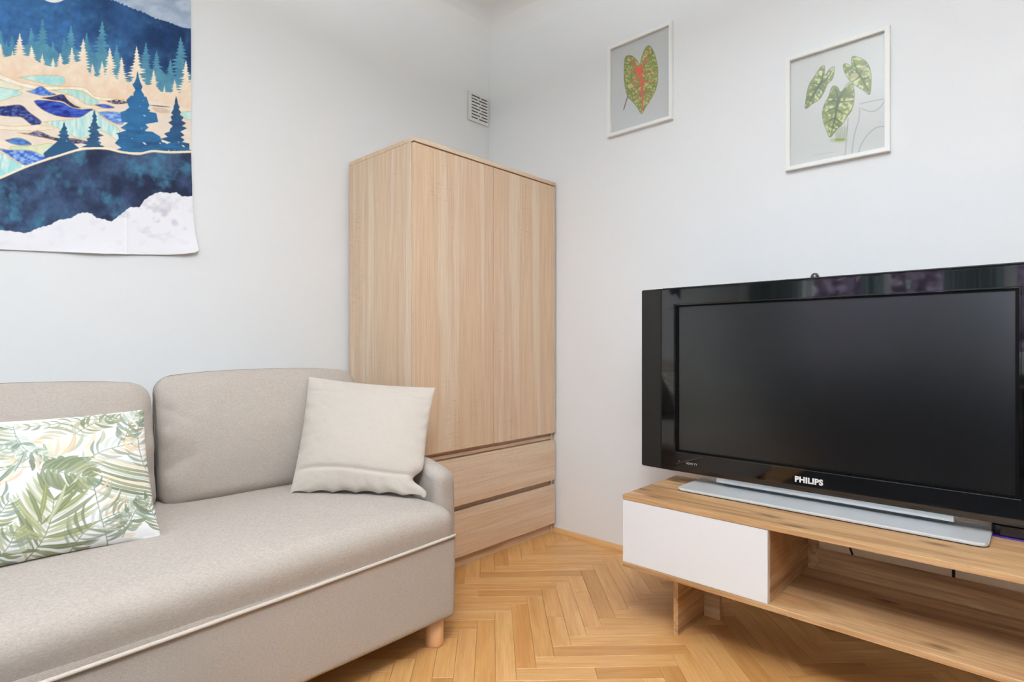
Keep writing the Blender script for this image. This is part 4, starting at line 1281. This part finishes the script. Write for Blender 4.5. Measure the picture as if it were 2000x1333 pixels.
corner = np.exp(-((Xw-0.76)/0.09)**2-((Zw-1.29)/0.09)**2)
depth += 0.014*corner + 0.006*np.exp(-(Zw-Zb)/0.03)*(0.6+0.6*np.sin(Xw*17))
depth = np.maximum(depth, 0.0015)
P = np.stack([Xw, YL-depth, Zw], -1)
Xm = np.where(Xw < 0.205, 0.41-Xw, Xw)                   # the unseen left part repeats the landscape
Xm = np.where(Xm > 0.7365, np.where(Xw < 0.205, 1.473-Xm, Xm), Xm)
u, vv = hom((Xm-0.205)/0.5315, (2.25-Zw)/1.0)
grid_mesh('cloth', P, 'cloth', tp, tc.sample(u, vv))
hb = np.linspace(-0.74, 0.757, 60)
tube('bottom_hem', [(x, YL-0.0075-0.004*math.sin(x*17)-0.013*math.exp(-((x-0.76)/0.09)**2), float(bottom(x))+0.0015) for x in hb], 0.0014, 'cloth_back', tp, 6)

# ================================================================== BEHIND THE CAMERA (lights the room and shows in the tv gloss)
def curtain(y0, y1, label):
    n = 90
    ys = np.linspace(y0, y1, n); zs = np.linspace(0.04, 2.45, 12)
    YY, ZZ = np.meshgrid(ys, zs)
    XX = XW + 0.075 + 0.028*np.sin((YY-y0)*95) + 0.008*np.sin(YY*31+ZZ*2)
    r = root('curtain', (XW+0.075, (y0+y1)/2, 0), label, 'curtain', 'window curtains')
    grid_mesh('cloth', np.stack([XX, YY, ZZ], -1)[:, ::-1], 'curtain', r)
    tube('heading_tape', [(XW+0.075, y0, 2.455), (XW+0.075, y1, 2.455)], 0.012, 'upvc', r, 8)
curtain(1.74, 2.20, 'grey curtain beside the window nearest the tapestry wall')
curtain(1.05, 1.22, 'narrow grey curtain between the two small windows')
curtain(0.24, 0.62, 'grey curtain between the small and the wide window')
box('window_sill', XW-0.10, XW+0.17, 0.62, 1.05, 0.822, 0.85, 'upvc', bpy.data.objects['window_2'], 0.004)
sill = root('potted_plant', (XW+0.085, 0.84, 0.85), 'spiky green plant in a clay pot on the windowsill', 'plant')
lathe('pot', [(0.0, 0.85), (0.05, 0.85), (0.065, 0.96), (0.06, 0.965), (0.055, 0.95), (0.0, 0.95)], XW+0.085, 0.84, 'terracotta', sill, 20)
rl = random.Random(5)
for k in range(22):
    a = rl.uniform(0, 6.28); el = rl.uniform(0.75, 1.45); ln = rl.uniform(0.35, 0.5)
    d = Vector((math.cos(a)*math.cos(el)*0.35, math.sin(a)*math.cos(el), math.sin(el)))
    b0 = Vector((XW+0.085, 0.84, 0.95)); sdv = Vector((0.0, math.cos(a+1.57), 0.3)).normalized()*0.012
    p1 = b0+d*ln*0.55; p2 = b0+d*ln+Vector((0, 0, -0.03))
    vs = [b0-sdv*0.6, b0+sdv*0.6, p1+sdv, p1-sdv, p2]
    up_ = d.cross(sdv).normalized()*0.002
    mesh('leaf', [x+up_ for x in vs]+[x-up_ for x in vs], [(0, 1, 2, 3), (3, 2, 4), (6, 5, 8, 7), (7, 8, 9), (0, 5, 6, 1), (1, 6, 7, 2), (2, 7, 9, 4), (4, 9, 8, 3), (3, 8, 5, 0)], 'leaf', sill)
# lilac tree outside
tr = root('lilac_tree', (-5.2, 1.6, -0.6), 'lilac tree in purple bloom outside the windows', 'tree')
lathe('trunk', [(0.0, -0.6), (0.16, -0.6), (0.11, 0.8), (0.08, 2.2), (0.0, 2.3)], -5.2, 1.6, 'bark', tr, 12)
rt = np.random.default_rng(4)
NB = 9000
c = rt.normal(size=(NB, 3)); c /= np.linalg.norm(c, axis=1, keepdims=True)
c = c*(rt.random((NB, 1))**0.4)*np.array([0.8, 2.4, 1.25]) + np.array([-5.2, 1.6, 1.35])
t1 = rt.normal(size=(NB, 3)); t1 /= np.linalg.norm(t1, axis=1, keepdims=True); t2 = np.cross(t1, rt.normal(size=(NB, 3))); t2 /= np.linalg.norm(t2, axis=1, keepdims=True)
sz = 0.05+0.05*rt.random((NB, 1))
V = np.stack([c-t1*sz, c+t2*sz*0.7, c+t1*sz, c-t2*sz*0.7], 1).reshape(-1, 3)
cr = mesh('blossom', V.tolist(), [(4*i, 4*i+1, 4*i+2, 4*i+3) for i in range(NB)], 'blossom', tr); cr['kind'] = 'stuff'
gr = box('ground', -16, -2.6, -14, 14, -0.75, -0.6, 'grass', None, 0); tag(gr, kind='structure')
# dark rug and low dark sideboard put in to darken the screen's reflection
unseen_rug = box('unseen_rug', -1.46, 0.45, -1.3, 1.34, 0.0005, 0.009, 'charcoal', None, 0.003)
tag(unseen_rug, 'charcoal rug put in to darken the screen reflection', 'unseen_rug')
sbd = root('unseen_sideboard', (XW+0.38, 0.3, 0), 'low charcoal sideboard added under the windows to darken the screen reflection', 'unseen_sideboard')
box('body', XW+0.20, XW+0.56, -0.80, 1.60, 0.06, 0.74, 'charcoal_paint', sbd, 0.003)
box('plinth', XW+0.22, XW+0.53, -0.77, 1.57, 0.0, 0.06, 'charcoal_paint', sbd, 0.002)
for k in range(4):
    d_ = box('door', XW+0.561, XW+0.578, -0.795+0.6*k, -0.205+0.6*k-0.004, 0.075, 0.725, 'charcoal_paint', sbd, 0.002)
    box('handle', XW+0.579, XW+0.592, -0.56+0.6*k, -0.44+0.6*k, 0.66, 0.672, 'silver', d_, 0.002)
# made-up fill light in pendant form, shining up at the ceiling and down
LX, LY, LZ = 0.12, 0.15, 2.30
lp = root('fill_pendant', (LX, LY, ZC), 'added unseen fill light in the form of a round white pendant', 'lamp')
lathe('ceiling_rose', [(0.0, ZC-0.03), (0.045, ZC-0.03), (0.05, ZC-0.0005), (0.0, ZC-0.0005)], LX, LY, 'upvc', lp, 24)
lathe('rod', [(0.0, LZ+0.02), (0.006, LZ+0.02), (0.006, ZC-0.03), (0.0, ZC-0.03)], LX, LY, 'silver', lp, 10)
lathe('shade', [(0.0, LZ-0.02), (0.22, LZ-0.02), (0.235, LZ-0.01), (0.235, LZ+0.01), (0.22, LZ+0.02), (0.0, LZ+0.02)], LX, LY, 'upvc', lp, 40, smooth=False)
for nm, en, dz, rx in (('fill_uplight', FILL_UP, 0.026, math.pi), ('fill_downlight', FILL_DOWN, -0.026, 0)):
    ld = bpy.data.lights.new(nm, 'AREA'); ld.shape = 'DISK'; ld.size = 0.40; ld.energy = en; ld.color = (0.87, 0.93, 1.0)
    lo_ = bpy.data.objects.new(nm, ld); COL.objects.link(lo_); lo_.parent = lp
    lo_.location = (0, 0, LZ-ZC+dz); lo_.rotation_euler = (rx, 0, 0)
